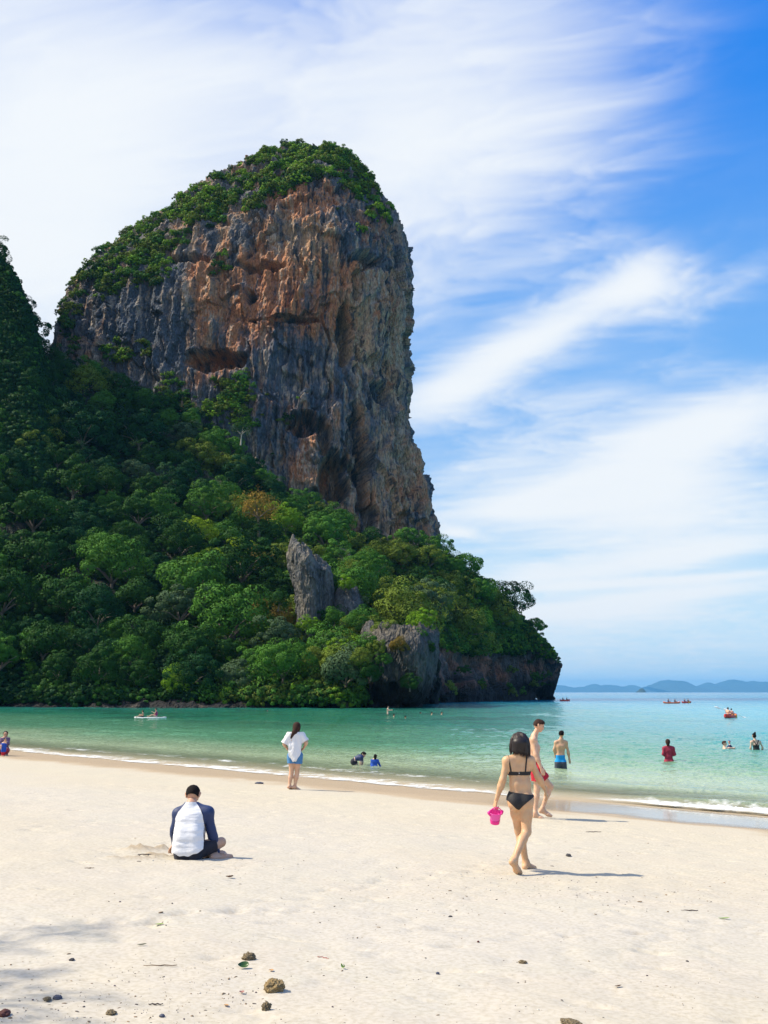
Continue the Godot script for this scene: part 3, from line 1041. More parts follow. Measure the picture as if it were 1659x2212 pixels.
# a crown: leaf clumps on many small domes set over one large one
func crown_mesh(sd: int, domes: int, leaves: int, size: float, flat: float, open := 0.0) -> ArrayMesh:
	rng.seed = sd
	var v := PackedVector3Array()
	var n := PackedVector3Array()
	var c := PackedColorArray()
	var idx := PackedInt32Array()
	for k in domes:
		var y := 1.0 - 1.62 * (k + 0.5) / domes
		var w := k * 2.399963 + rng.randf() * 0.5
		var r := sqrt(maxf(1.0 - y * y, 0.0))
		var lobe := 0.84 + 0.26 * sin(w * 2.0 + sd) + 0.16 * sin(w * 3.0 + sd * 2.7) + 0.12 * sin(y * 5.0 + w)
		var o := Vector3(cos(w) * r, y * flat, sin(w) * r) * lobe * rng.randf_range(0.5, 0.98)
		var big := 0.14 + 0.30 * pow(rng.randf(), 1.4)
		var tone := rng.randf_range(0.75, 1.25)
		for l in leaves:
			var d := Vector3(rng.randfn(), rng.randfn() * 0.8 + 0.35, rng.randfn()).normalized()
			if d.dot(o) < -0.35 * o.length(): d = -d
			var p := o + d * big * (1.0 - rng.randf() * rng.randf() * 0.35 + open * rng.randf()) * Vector3(1, 0.78, 1)
			var out := (d + Vector3(rng.randf_range(-0.7, 0.7), rng.randf_range(-0.3, 0.9), rng.randf_range(-0.7, 0.7))).normalized()
			var a := out.cross(Vector3(rng.randf_range(-1, 1), rng.randf_range(-0.4, 0.4), rng.randf_range(-1, 1))).normalized()
			var b := out.cross(a)
			var z := size * rng.randf_range(0.6, 1.3)
			var i := v.size()
			var droop := -out * z * 0.35
			v.append_array([p - a * z * 0.55, p + b * z * 0.42 + droop * 0.2, p + a * z * 0.75 + droop, p - b * z * 0.42 + droop * 0.2])
			var nn := (out * 0.35 + d * 0.7 + o * 0.35).normalized()
			n.append_array([nn, nn, nn, nn])
			var t := tone * rng.randf_range(0.8, 1.2)
			var young := rng.randf()
			var col := Color(t, t, t) if young < 0.86 else Color(t * 1.5, t * 1.3, t * 0.9)
			c.append_array([col, col, col, col])
			idx.append_array([i, i + 1, i + 2, i, i + 2, i + 3])
	return arrays_mesh(v, n, idx, c)


func trunk_mesh(sd: int, spread: float) -> ArrayMesh:
	rng.seed = sd
	var v := PackedVector3Array()
	var n := PackedVector3Array()
	var idx := PackedInt32Array()
	var lean := Vector3(rng.randf_range(-0.1, 0.1), 0, rng.randf_range(-0.1, 0.1))
	var fork := Vector3(0, -0.55, 0) + lean
	tube(v, n, idx, [Vector3(0, -1.6, 0), Vector3(0, -1.1, 0) + lean * 0.5, fork], [0.075, 0.055, 0.045], 7)
	for k in 6:
		var w := k * 1.05 + rng.randf() * 0.6
		var e := Vector3(cos(w), rng.randf_range(0.4, 1.0), sin(w)) * spread * rng.randf_range(0.7, 1.0)
		tube(v, n, idx, [fork, fork + e * 0.45 + Vector3(0, 0.12, 0), fork + e], [0.034, 0.022, 0.008], 5)
	return arrays_mesh(v, n, idx)


var protos := []
var greens := {}
var tree_count := 0


func make_tree_kinds() -> void:
	for k in 9:
		protos.append([crown_mesh(100 + k, [34, 42, 28, 38, 46, 30, 40, 52, 36][k], 230, [0.054, 0.048, 0.060, 0.05, 0.046, 0.064, 0.05, 0.046, 0.054][k], [0.9, 1.05, 0.75, 1.2, 0.95, 0.85, 1.35, 0.8, 1.0][k], 0.1), trunk_mesh(300 + k, 0.85)])
	protos.append([crown_mesh(150, 46, 46, 0.062, 0.95, 0.9), trunk_mesh(350, 1.1)])        # 9: open, thinly leaved
	var tones := {"dark": [0.026, 0.085, 0.014], "deep": [0.014, 0.064, 0.018], "mid": [0.066, 0.178, 0.022], "olive": [0.128, 0.186, 0.024], "fresh": [0.165, 0.315, 0.018], "lime": [0.25, 0.37, 0.018], "grey": [0.070, 0.122, 0.056], "rust": [0.165, 0.122, 0.022], "yellow": [0.30, 0.20, 0.035]}
	for g in tones:
		var q: Array = tones[g]
		var m := mat(lin(q[0], q[1], q[2]), 0.65, true)
		m.backlight_enabled = true
		m.backlight = Color(0.5, 0.5, 0.3)
		m.metallic_specular = 0.18
		greens[g] = m
	M.bark = mat(lin(0.16, 0.13, 0.10), 0.9)
	M.pale_bark = mat(lin(0.42, 0.38, 0.32), 0.9)


# a tree standing at «base» whose crown has radius r
func tree(base: Vector3, r: float, kind: int, green: String, label: String, group := "", lift := 0.55, pale := false) -> Node3D:
	var t := thing("jungle_tree", label, "tree", base, group)
	var crown := put("crown", protos[kind][0], greens[green], t)
	var trunk := put("trunk", protos[kind][1], M.pale_bark if pale else M.bark, t)
	var turn := Basis(Vector3.UP, fmod(tree_count * 2.4, TAU)) * Basis.from_scale(Vector3(r, r * 0.92, r))
	crown.transform = Transform3D(turn, Vector3(0, r * lift, 0))
	trunk.transform = Transform3D(turn * Basis.from_scale(Vector3(1, 0.5 if lift < 0.6 else 1.0, 1)), Vector3(0, r * lift, 0))
	tree_count += 1
	return t


func shrubs(called: String, label: String, places: Array, mesh: Mesh, lean := 0.0) -> void:
	var mm := MultiMesh.new()
	mm.transform_format = MultiMesh.TRANSFORM_3D
	mm.use_colors = true
	mm.mesh = mesh
	mm.instance_count = places.size()
	for i in places.size():
		var p: Array = places[i]
		var b := Basis(Vector3.UP, rng.randf() * TAU) * Basis.from_scale(Vector3(p[1], p[1] * rng.randf_range(0.7, 1.1), p[1]))
		mm.set_instance_transform(i, Transform3D(b, p[0]))
		mm.set_instance_color(i, p[2])
	var o := MultiMeshInstance3D.new()
	o.name = numbered(called)
	o.multimesh = mm
	o.material_override = M.shrub
	add_child(o)
	tag(o, label, "vegetation", "", "stuff")


func shade_of(name: String) -> Color:
	var c: Color = greens[name].albedo_color.srgb_to_linear()
	var t := rng.randf_range(0.75, 1.25)
	return Color(c.r * t, c.g * t, c.b * t)


func pick(weights: Dictionary) -> String:
	var total := 0.0
	for k in weights: total += weights[k]
	var r := rng.randf() * total
	for k in weights:
		r -= weights[k]
		if r <= 0.0: return k
	return weights.keys()[0]


var shrub_mesh: ArrayMesh
var big_cliff: PackedVector3Array
var cliff_nu := 780


func make_main_cliff() -> void:
	var outline := [[320, 650, 712, 34], [350, 560, 755, 24], [402, 440, 792, 13], [472, 330, 846, 6], [560, 205, 868, 2], [640, 145, 872, 0], [700, 120, 872, 0], [760, 106, 866, -1], [880, 92, 880, -3], [1000, 90, 906, -4], [1100, 90, 930, -5], [1200, 90, 945, -6], [1290, 90, 955, -6]]
	var rows := []
	for o in outline:
		var v: float = o[0]
		var l: float = o[1]
		var r: float = o[2]
		var d: float = 326.0 + o[3]
		var w := r - l
		rows.append([at(l + 0.02 * w, v, d + 36), at(l + 0.14 * w, v, d + 16), at(l + 0.30 * w, v, d + 9), at(l + 0.46 * w, v, d + 3), at(l + 0.62 * w, v, d - 1), at(l + 0.78 * w, v, d), at(l + 0.92 * w, v, d + 8), at(r, v, d + 26),
			at(r - 0.03 * w, v, d + 60), at(r - 0.3 * w, v, d + 105), at(l + 0.3 * w, v, d + 110), at(l + 0.04 * w, v, d + 74)])
	var nu := cliff_nu
	var nv := 540
	var g := loft(rows, nu, nv, true)
	var caves := [[655, 915, 30, 26, 7], [722, 1035, 26, 56, 10], [790, 1030, 14, 90, 7], [790, 560, 30, 18, 6], [745, 720, 14, 60, 6], [455, 775, 55, 24, 7], [825, 850, 20, 26, 4], [700, 940, 16, 40, 5], [770, 960, 20, 80, 5], [535, 635, 10, 16, 4], [800, 1120, 18, 30, 5], [410, 560, 40, 10, 3], [560, 570, 46, 10, 3], [625, 690, 70, 6, 2.5]]
	var mesh := rock(g, nu, nv, true, 1.0, caves, cliff_hue, true)
	big_cliff = mesh.surface_get_arrays(0)[Mesh.ARRAY_VERTEX]
	var norm: PackedVector3Array = mesh.surface_get_arrays(0)[Mesh.ARRAY_NORMAL]
	var o := structure("limestone_cliff", mesh, M.rock)
	tag(o, "tall grey and orange limestone cliff rising above the jungle", "cliff")
	# green cap and shoulder
	rng.seed = 77
	var cap := [[680, 335, 110, 34, 2.0], [590, 370, 80, 40, 2.0], [500, 405, 70, 34, 1.8], [420, 440, 70, 40, 1.6], [345, 490, 70, 40, 1.5], [290, 530, 70, 34, 1.3], [235, 560, 60, 28, 1.3], [185, 585, 40, 26, 1.2], [250, 615, 50, 40, 1.0], [300, 580, 70, 40, 0.9], [160, 650, 26, 50, 0.9], [140, 710, 26, 36, 0.7],
		[780, 385, 40, 34, 1.6], [806, 440, 26, 36, 0.95], [838, 470, 16, 20, 0.8], [740, 440, 30, 36, 0.55], [550, 440, 40, 16, 0.7], [480, 560, 22, 34, 0.7], [470, 590, 20, 16, 0.6], [440, 470, 50, 20, 0.8], [530, 830, 70, 30, 1.0], [480, 880, 90, 40, 1.4], [560, 900, 70, 20, 0.8], [640, 860, 22, 10, 0.6], [600, 905, 40, 10, 0.6], [250, 760, 110, 26, 1.2], [380, 850, 40, 36, 1.2], [560, 980, 40, 30, 0.9],
		[905, 1010, 12, 40, 0.5], [870, 760, 8, 20, 0.3], [780, 500, 20, 10, 0.4], [350, 560, 60, 50, 0.5], [655, 655, 10, 6, 0.6], [600, 670, 10, 8, 0.5]]
	var places := []
	for i in range(0, big_cliff.size()):
		var p := big_cliff[i]
		var steep := norm[i].y
		var q := seen_at(p)
		var w := spot(q, cap)
		if w < 0.05 or q.y > 1000: continue
		w += 0.5 * n_a.get_noise_3dv(p * 0.08)
		if p.z < -395.0: w *= 0.35
		var keep := clampf((w - 0.42) * 0.9, 0.0, 1.0) * 0.085 * (1.0 + 1.5 * maxf(steep, 0.0)) * smoothstep(-0.25, 0.15, n_b.get_noise_3dv(p * 0.09))
		if rng.randf() < keep:
			places.append([p + norm[i] * 0.3, 0.6 + 2.3 * pow(rng.randf(), 2.0), shade_of(pick({"mid": 3, "fresh": 3.0, "dark": 1, "olive": 3.0}))])
	shrubs("cliff_bushes", "green bushes growing on top of the tall cliff and down its left shoulder", places, shrub_mesh)
	print("cliff bushes ", places.size())


# a slope given by its columns [base u, base depth, base v, top u, top v, top depth]; t = 0 at the water, 1 on the crest
func slope(columns: Array, curve: float, lip: float, back: float) -> Array:
	var rows := []
	for t in [-2, -1, 0.0, 0.12, 0.3, 0.5, 0.72, 0.9, 1.0, 2]:
		var r := []
		for k in columns:
			var p: Vector3
			if t == -2:
				p = at(k[0], k[2], k[1] + lip * (1.0 - smoothstep(950.0, 1060.0, k[0])))
				p.y = -7.0
			elif t == -1:
				p = at(k[0], k[2], k[1] + lip * (1.0 - smoothstep(950.0, 1060.0, k[0])))
				p.y = 0.6
			elif t == 2:
				p = at(k[3], k[4], k[5])
				p += Vector3(0.0, -14.0, -back)
			else:
				p = at(lerpf(k[0], k[3], t), lerpf(k[2] - 1500.0 + 1479.0, k[4], t), lerpf(k[1], k[5], pow(t, curve)))
			r.append(p)
		rows.append(r)
	return rows


func make_jungle() -> void:
	var cols := [[-420, 150, 1528, -420, 900, 215], [-200, 168, 1526, -200, 800, 270], [0, 186, 1526, 0, 770, 300], [150, 184, 1527, 150, 800, 312], [270, 182, 1527, 260, 845, 318], [390, 180, 1527, 390, 905, 318], [520, 178, 1529, 520, 1005, 314], [620, 174, 1529, 610, 1088, 306], [700, 172, 1529, 690, 1155, 285], [780, 173, 1529, 770, 1235, 250], [850, 176, 1528, 850, 1330, 222], [905, 180, 1527, 905, 1375, 206], [915, 192, 1525, 940, 1440, 212], [880, 225, 1520, 900, 1450, 235]]
	var nu := 260
	var nv := 150
	var g := loft(slope(cols, 1.15, 5.0, 30.0), nu, nv)
	var mesh := rock(g, nu, nv, false, 0.55, [], soil_hue)
	structure("jungle_hillside", mesh, M.rock)
	var cols_b := [[640, 236, 1519, 640, 1085, 318], [760, 240, 1519, 745, 1160, 312], [860, 243, 1519, 850, 1200, 312], [920, 247, 1519, 935, 1198, 314], [975, 262, 1518, 995, 1240, 318], [1030, 282, 1517, 1055, 1280, 322], [1078, 304, 1515, 1110, 1338, 327], [1112, 322, 1514, 1160, 1390, 331], [1138, 332, 1513, 1196, 1428, 335], [1152, 350, 1512, 1208, 1440, 352], [1110, 385, 1511, 1150, 1405, 385], [1040, 400, 1511, 1040, 1330, 400]]
	var nu_b := 300
	var g_b := loft(slope(cols_b, 1.0, 3.5, 26.0), nu_b, nv)
	var band := func(p: Vector3, n: Vector3) -> Color:
		var q := seen_at(p)
		return shore_hue(p, n) if q.y > 1372.0 else soil_hue(p, n)
	var mesh_b := rock(g_b, nu_b, nv, false, 0.5, [[1000, 1440, 30, 30, 2], [1080, 1450, 20, 40, 2]], band, false, 0.0, 1.4)
	structure("headland", mesh_b, M.rock)

	# standing rocks in front of the slope
	var e_rows := []
	for k in [[1162, 630, 655, 4], [1180, 622, 684, 2], [1212, 621, 712, 0.5], [1255, 630, 720, 0], [1300, 638, 722, 0], [1340, 640, 720, 0], [1385, 636, 712, 0], [1430, 630, 705, 0]]:
		var w: float = k[2] - k[1]
		var d: float = 203.0 + k[3]
		e_rows.append([at(k[1] + 4, k[0], d + 22), at(k[1], k[0], d + 9), at(k[1] + 0.10 * w, k[0], d + 1.5), at(k[1] + 0.34 * w, k[0], d), at(k[1] + 0.55 * w, k[0] + 4, d + 0.5), at(k[1] + 0.68 * w, k[0] + 10, d + 4.5), at(k[2], k[0] + 18, d + 8), at(k[2] + 2, k[0] + 22, d + 26)])
	var e2_rows := []
	for k in [[1262, 738, 764, 5], [1282, 724, 780, 2], [1315, 718, 787, 0], [1350, 714, 790, 0], [1390, 712, 790, 0], [1420, 712, 788, 0]]:
		var w: float = k[2] - k[1]
		var d: float = 206.0 + k[3]
		e2_rows.append([at(k[1] + 4, k[0], d + 20), at(k[1], k[0], d + 6), at(k[1] + 0.2 * w, k[0], d + 1.0), at(k[1] + 0.5 * w, k[0], d), at(k[1] + 0.85 * w, k[0] + 4, d + 2), at(k[2], k[0] + 8, d + 8), at(k[2] + 2, k[0] + 8, d + 22)])
	var e2 := rock(loft(e2_rows, 110, 110), 110, 110, false, 0.17, [], grey_hue, true, 1.0, 2.2)
	tag(structure("rock_face", e2, M.rock), "lower dark grey rock shoulder right of the pale fluted rock face", "rock")
	var ne := 190
	var e := rock(loft(e_rows, ne, 170), ne, 170, false, 0.17, [], grey_hue, true, 1.0, 2.2)
	var eo := structure("rock_face", e, M.rock)
	tag(eo, "pale grey fluted rock face standing out of the trees half way down the slope", "rock")
	var f_rows := []
	for k in [[1352, 800, 930, 5], [1366, 792, 938, 2], [1400, 786, 941, 0], [1440, 792, 938, 0], [1480, 800, 930, 0], [1508, 806, 922, 2.0], [1522, 812, 906, 5.0], [1534, 816, 902, 6.0]]:
		var w: float = k[2] - k[1]
		var d: float = 171.5 + k[3]
		f_rows.append([at(k[1] - 10, k[0], d + 20), at(k[1], k[0], d + 8), at(k[1] + 0.2 * w, k[0], d + 2), at(k[1] + 0.45 * w, k[0], d + 1.2), at(k[1] + 0.66 * w, k[0], d), at(k[1] + 0.88 * w, k[0], d + 2), at(k[2], k[0], d + 9), at(k[2] + 3, k[0], d + 26)])
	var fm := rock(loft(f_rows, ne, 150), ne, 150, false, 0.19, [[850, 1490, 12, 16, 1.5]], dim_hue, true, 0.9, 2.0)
	var fo := structure("rock_face", fm, M.rock)
	tag(fo, "cracked grey sea cliff at the right foot of the jungle slope", "rock")
	# low rock shelf along the water on the left
	var b_rows := []
	for k in [[1515, 7.0, 2.2], [1517, 5.0, 1.7], [1520, 4.0, 1.2], [1525, 2.0, 0.5], [1531, 0.0, -1.0]]:
		var r := []
		for u in range(-300, 861, 40):
			var base := 174.0 + 8.0 * smoothstep(500.0, -100.0, u)
			var p := at(u, k[0], base + k[1] + 1.5 * sin(u * 0.05) - 2.0)
			p.y = k[2] * (0.8 + 0.4 * n_a.get_noise_1d(u * 0.02))
			r.append(p)
		b_rows.append(r)
	var bm := rock(loft(b_rows, 420, 40), 420, 40, false, 0.28, [], func(p: Vector3, n: Vector3) -> Color: return Color(0.018, 0.017, 0.016).lerp(Color(0.09, 0.075, 0.065), smoothstep(0.1, 0.5, n_b.get_noise_3dv(p * 0.25)) * (1.0 - smoothstep(2.5, 4.0, p.y))), true)
	structure("rock_shelf", bm, M.rock)

	# the shaded hill at the left edge
	var hill := []
	for k in [[-700, 230, 1500, -700, -300, 330], [-500, 235, 1500, -480, -150, 330], [-330, 240, 1500, -300, 60, 320], [-200, 242, 1480, -170, 250, 310], [-100, 244, 1450, -80, 400, 300], [-20, 246, 1400, -25, 545, 295], [30, 248, 1350, 22, 612, 292], [70, 250, 1250, 56, 690, 290], [95, 254, 1150, 80, 775, 292], [104, 262, 1100, 98, 850, 298], [90, 300, 1100, 90, 860, 330]]:
		hill.append(k)
	var rows_h := []
	for t in [0.0, 0.2, 0.4, 0.6, 0.8, 0.93, 1.0, 2.0]:
		var r := []
		for k in hill:
			var tt := minf(t, 1.0)
			var p := at(lerpf(k[0], k[3], tt), lerpf(k[2], k[4], tt), lerpf(k[1], k[5], pow(tt, 1.6)))
			if t > 1.5: p += Vector3(-10, -20, -70)
			r.append(p)
		rows_h.append(r)
	var g_h := loft(rows_h, 180, 130)
	structure("shaded_hill", rock(g_h, 180, 130, false, 0.8, [], soil_hue), M.rock)

	plant_slopes(g, nu, nv, g_b, nu_b, g_h, 180, 130)


func plant_slopes(g: PackedVector3Array, nu: int, nv: int, g_b: PackedVector3Array, nu_b: int, g_h: PackedVector3Array, nu_h: int, nv_h: int) -> void:
	rng.seed = 4242
	var bare := [[660, 1235, 34, 60, 1.5], [735, 1290, 30, 44, 1.2], [670, 1310, 34, 40, 1.0], [860, 1440, 60, 60, 1.8], [915, 1430, 26, 60, 1.5], [840, 1500, 60, 24, 1.5]]
	# trees that stand out by their look
	var special := [[560, 1095, 5.6, 9, "yellow", "yellow brown thin-leaved tree standing out in the middle of the slope", 1.0, false, 262.0],
		[555, 1215, 4.6, 3, "rust", "rusty olive tree beside the grey fluted rock face", 0.5, false],
		[465, 1215, 4.0, 1, "lime", "bright lime green tree left of the rusty olive one", 0.5, false],
		[385, 1474, 3.4, 4, "fresh", "bright green rounded bush tree hanging over the dark waterline rocks", 0.4, false, 181.0],
		[335, 1105, 6.2, 4, "mid", "large round creeper-covered tree in the middle of the dark slope", 0.5, false],
		[75, 965, 6.4, 6, "olive", "broad dome-shaped olive tree near the left edge", 0.5, false],
		[190, 830, 6.5, 1, "olive", "wide olive green tree under the blue grey cliff foot", 0.5, false],
		[615, 1420, 4.6, 7, "mid", "dense green tree hanging over the waterline below the grey rock face", 0.5, false],
		[720, 1390, 3.8, 8, "olive", "light olive tree right above the dark waterline by the sea cliff", 0.5, false],
		[838, 1362, 3.0, 2, "olive", "yellowish bush tree on top of the cracked sea cliff", 0.4, false, 178.0],
		[910, 1345, 2.6, 3, "fresh", "small bright green tree at the top right corner of the sea cliff", 0.5, false, 186.0],
		[790, 1395, 2.6, 5, "mid", "low green bush tree covering the top left corner of the sea cliff", 0.4, false, 174.0],
		[862, 1395, 1.9, 5, "rust", "small brownish bush clinging to the face of the sea cliff near its top", 0.4, false, 171.0],
		[885, 1475, 2.0, 0, "dark", "dark green bush growing in the lower cleft of the sea cliff", 0.4, false, 170.0],
		[640, 1385, 3.2, 8, "olive", "yellow green tree at the foot of the grey fluted rock face", 0.5, false, 200.0],
		[1002, 1272, 2.6, 9, "lime", "small lime tree on a tall pale trunk standing out on the headland", 1.5, true, 318.0],
		[735, 1400, 3.0, 9, "grey", "thin half-bare tree with pale branches above the waterline", 0.9, true, 184.0],
		[520, 925, 3.4, 9, "dark", "slender dark tree with a pale bare trunk at the cliff foot", 1.3, true, 296.0],
		[440, 1240, 3.2, 9, "grey", "thin tree with pale crossing branches left of the lime green one", 0.8, true, 226.0],
		[600, 1300, 2.6, 3, "dark", "dark bush tree against the left side of the pale rock face", 0.5, false, 200.0],
		[668, 1352, 2.4, 8, "fresh", "low bright green bush tree before the foot of the pale rock face", 0.4, false, 198.0],
		[722, 1335, 2.6, 5, "mid", "leafy bush tree in front of the dark rock shoulder", 0.4, false, 200.0],
		[748, 1262, 2.2, 0, "fresh", "fresh green bush on top of the dark rock shoulder", 0.4, false, 208.0],
		[690, 1190, 1.8, 2, "olive", "small olive bush behind the tip of the pale rock face", 0.4, false, 210.0],
		[800, 1450, 2.2, 8, "dark", "dark bush tree hiding the left edge of the sea cliff", 0.4, false, 168.0],
		[815, 1400, 1.7, 0, "olive", "small olive bush growing on the sea cliff face, upper left", 0.4, false, 170.0],
		[905, 1372, 1.7, 7, "mid", "small green bush on the sea cliff's right shoulder", 0.4, false, 175.0],
		[530, 1190, 4.2, 6, "lime", "yellow green bushy tree above the rusty olive one", 0.5, false],
		[600, 1170, 3.4, 8, "fresh", "fresh green tree just above the tip of the pale rock face", 0.5, false],
		[430, 1225, 3.8, 3, "fresh", "fresh green tree beside the lime green one, further left", 0.5, false],
		[828, 1425, 1.5, 8, "mid", "little green bush on the ledge in the middle of the sea cliff", 0.4, false, 169.5],
		[780, 1425, 2.4, 1, "olive", "olive bush tree between the waterline trees and the sea cliff", 0.4, false, 169.0],
		[925, 1400, 1.4, 5, "dark", "tiny dark bush on the right edge of the sea cliff", 0.4, false, 174.0],
		[770, 1345, 3.0, 4, "mid", "round green tree between the grey rock face and the sea cliff", 0.5, false, 196.0],
		[515, 1465, 4.2, 0, "grey", "greyish green tree leaning over the water beside the bright green bush tree", 0.9, false]]
	var taken := []
	var known := {}
	for k in special:
		if k.size() > 8:
			tree(at(k[0], k[1] + k[2] * k[6] / k[8] * F, k[8]), k[2], k[3], k[4], k[5], "", k[6], k[7])
			continue
		var best := g[0]
		var near := 1e9
		for p in g:
			var e := seen_at(p + Vector3(0, k[2] * k[6], 0)).distance_to(Vector2(k[0], k[1]))
			if e < near and p.z > -330.0:
				near = e
				best = p
		tree(best, k[2], k[3], k[4], k[5], "", k[6], k[7])
		taken.append([best, k[2]])
	var zones := {}
	var places := []
	for pass_no in 2:
		var gg := g if pass_no == 0 else g_b
		var uu := nu if pass_no == 0 else nu_b
		var first := int(nv * 0.21)
		for tries in 5200:
			var i := rng.randi() % uu
			var j := first + rng.randi() % (nv - first - int(nv * 0.09))
			var p := gg[j * uu + i]
			var q := seen_at(p)
			if q.x < -50.0 or q.x > 1240.0: continue
			if pass_no == 0 and (q.x > 925.0 and q.y > 1350.0): continue
			var depth := -p.z
			var r := 4.2 + 4.8 * pow(rng.randf(), 1.3)
			if q.y > 1400.0: r = rng.randf_range(3.0, 5.4)
			if pass_no == 1: r = 4.0 + 3.6 * pow(rng.randf(), 1.2)
			if pass_no == 1 and q.y > 1388.0 and q.x > 920.0: continue
			if pass_no == 1 and q.x > 1120.0: r *= 0.75
			if pass_no == 0 and j > nv * 0.78: r = minf(r, 4.8)
			if spot(q, bare) > 0.55: continue
			var clear := true
			for o in taken:
				var gap: float = (r + o[1]) * (0.72 if pass_no == 0 else 0.68)
				if p.distance_squared_to(o[0]) < gap * gap:
					clear = false
					break
			if not clear: continue
			taken.append([p, r])
			var green := ""
			var zone := ""
			if pass_no == 1:
				green = pick({"mid": 4, "dark": 2, "olive": 2.2, "fresh": 1.2, "grey": 0.5})
				zone = "on the headland"
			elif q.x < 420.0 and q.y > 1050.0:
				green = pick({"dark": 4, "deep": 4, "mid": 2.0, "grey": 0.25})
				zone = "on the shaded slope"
			elif q.x < 420.0:
				green = pick({"dark": 4, "deep": 2, "mid": 2, "olive": 1.0, "grey": 0.4})
				zone = "on the upper slope"
			elif q.y < 1150.0:
				green = pick({"mid": 5, "dark": 2.5, "olive": 0.6, "deep": 1})
				zone = "under the tall cliff"
			else:
				green = pick({"mid": 3, "dark": 1.3, "olive": 2.6, "fresh": 2.4, "grey": 0.4, "rust": 0.4, "lime": 0.5})
				zone = "on the sunny slope"
			var look: String = {"dark": "dark green", "deep": "very dark green", "mid": "green", "olive": "olive green", "fresh": "fresh bright green", "lime": "lime green", "grey": "greyish green", "rust": "rusty brown green", "yellow": "yellowish"}[green]
			var kind := rng.randi() % 9
			var form: String = ["round", "round", "flat-topped", "tall", "bushy", "spreading", "columnar", "flat-topped", "bushy"][kind]
			var size: String = "small " if r < 5.0 else ("big " if r > 6.6 else "")
			var where: String = ""
			if pass_no == 1: where = "right on the skyline" if q.x > 900.0 + (q.y - 1150.0) * 0.85 else ("beside the grey rocks" if q.x < 830.0 else "in the middle")
			elif q.x < 420.0: where = "at the left edge" if q.x < 110.0 else ("just above the water" if q.y > 1400.0 else ("half way up" if q.y > 1180.0 else ("right of the middle" if q.x > 270.0 else "left of the middle")))
			elif q.y < 1150.0: where = "by the rock wall" if q.x > 560.0 else "near its left end"
			else: where = "hanging over the water" if q.y > 1400.0 else ("left of the pale rock face" if q.x < 610.0 else "near the pale rock face")
			var label := "%s%s %s tree %s, %s" % [size, form, look, zone, where]
			if known.has(label):
				var f: Vector2 = known[label]
				for more in [("farther right" if q.x > f.x else "farther left"), ("higher up" if q.y < f.y else "lower down")]:
					if not known.has(label + ", " + more):
						label += ", " + more
						break
			known[label] = q
			tree(p, r, kind, green, label, "jungle trees on the slopes", rng.randf_range(0.35, 0.95) if q.y < 1430.0 else rng.randf_range(0.85, 1.05))
	# separate trees on the dark hill
	for tries in 900:
		var i := rng.randi() % nu_h
		var j := 20 + rng.randi() % (nv_h - 34)
		var p := g_h[j * nu_h + i]
		var q := seen_at(p)
		if q.x < -30.0 or q.x > 104.0 or q.y > 1000.0: continue
		var r := rng.randf_range(3.2, 6.2)
		var clear := true
		for o in taken:
			if p.distance_to(o[0]) < (r + o[1]) * 0.8: clear = false
		if not clear: continue
		taken.append([p, r])
		var kind := rng.randi() % 9
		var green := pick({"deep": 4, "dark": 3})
		var label := "%s %s tree on the shaded left hill, %s" % [["round", "round", "flat-topped", "tall", "bushy", "spreading", "columnar", "flat-topped", "bushy"][kind], "dark green" if green == "dark" else "very dark green", "near its top" if q.y < 660.0 else ("half way up" if q.y < 840.0 else "low down")]
		if known.has(label):
			for more in [("farther right" if q.x > known[label].x else "farther left"), ("higher up" if q.y < known[label].y else "lower down")]:
				if not known.has(label + ", " + more):
					label += ", " + more
					break
		known[label] = q
		tree(p, r, kind, green, label, "jungle trees on the slopes", rng.randf_range(0.2, 0.6))
	# undergrowth
	for pass_no in 2:
		var gg := g if pass_no == 0 else g_b
		var uu := nu if pass_no == 0 else nu_b
		for j in range(int(nv * 0.205), nv):
			for i in uu:
				var p := gg[j * uu + i]
				var q := seen_at(p)
				if q.x < -200.0 or rng.randf() > (0.27 if pass_no == 0 else 0.2): continue
				if spot(q, bare) > 0.5: continue
				if pass_no == 1 and q.y > 1408.0 + 16.0 * n_a.get_noise_1d(q.x * 0.03) and rng.randf() < 0.985: continue
				if pass_no == 0 and q.x > 925.0 and q.y > 1340.0: continue
				var set_of := {"dark": 4, "deep": 3, "mid": 2} if q.x < 420.0 else {"mid": 4, "dark": 2, "olive": 2, "fresh": 1}
				places.append([p + Vector3(rng.randf_range(-0.7, 0.7), rng.randf_range(-0.2, 0.5), rng.randf_range(-0.7, 0.7)), rng.randf_range(1.0, 2.6), shade_of(pick(set_of)) * Color(0.9, 0.9, 0.9)])
	shrubs("undergrowth", "undergrowth and creepers filling the jungle slope between the trees", places, shrub_mesh)
	print("trees ", taken.size(), " shrubs ", places.size())
	places = []
	for j in range(0, nv_h):
		for i in nu_h:
			var p := g_h[j * nu_h + i]
			var q := seen_at(p)
			if q.x < -260.0 or rng.randf() > 0.32: continue
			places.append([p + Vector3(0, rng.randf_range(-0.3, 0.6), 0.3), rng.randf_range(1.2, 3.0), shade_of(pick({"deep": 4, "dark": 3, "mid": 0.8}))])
	shrubs("hillside_bushes", "dark bushes covering the shaded hill at the left edge", places, shrub_mesh)


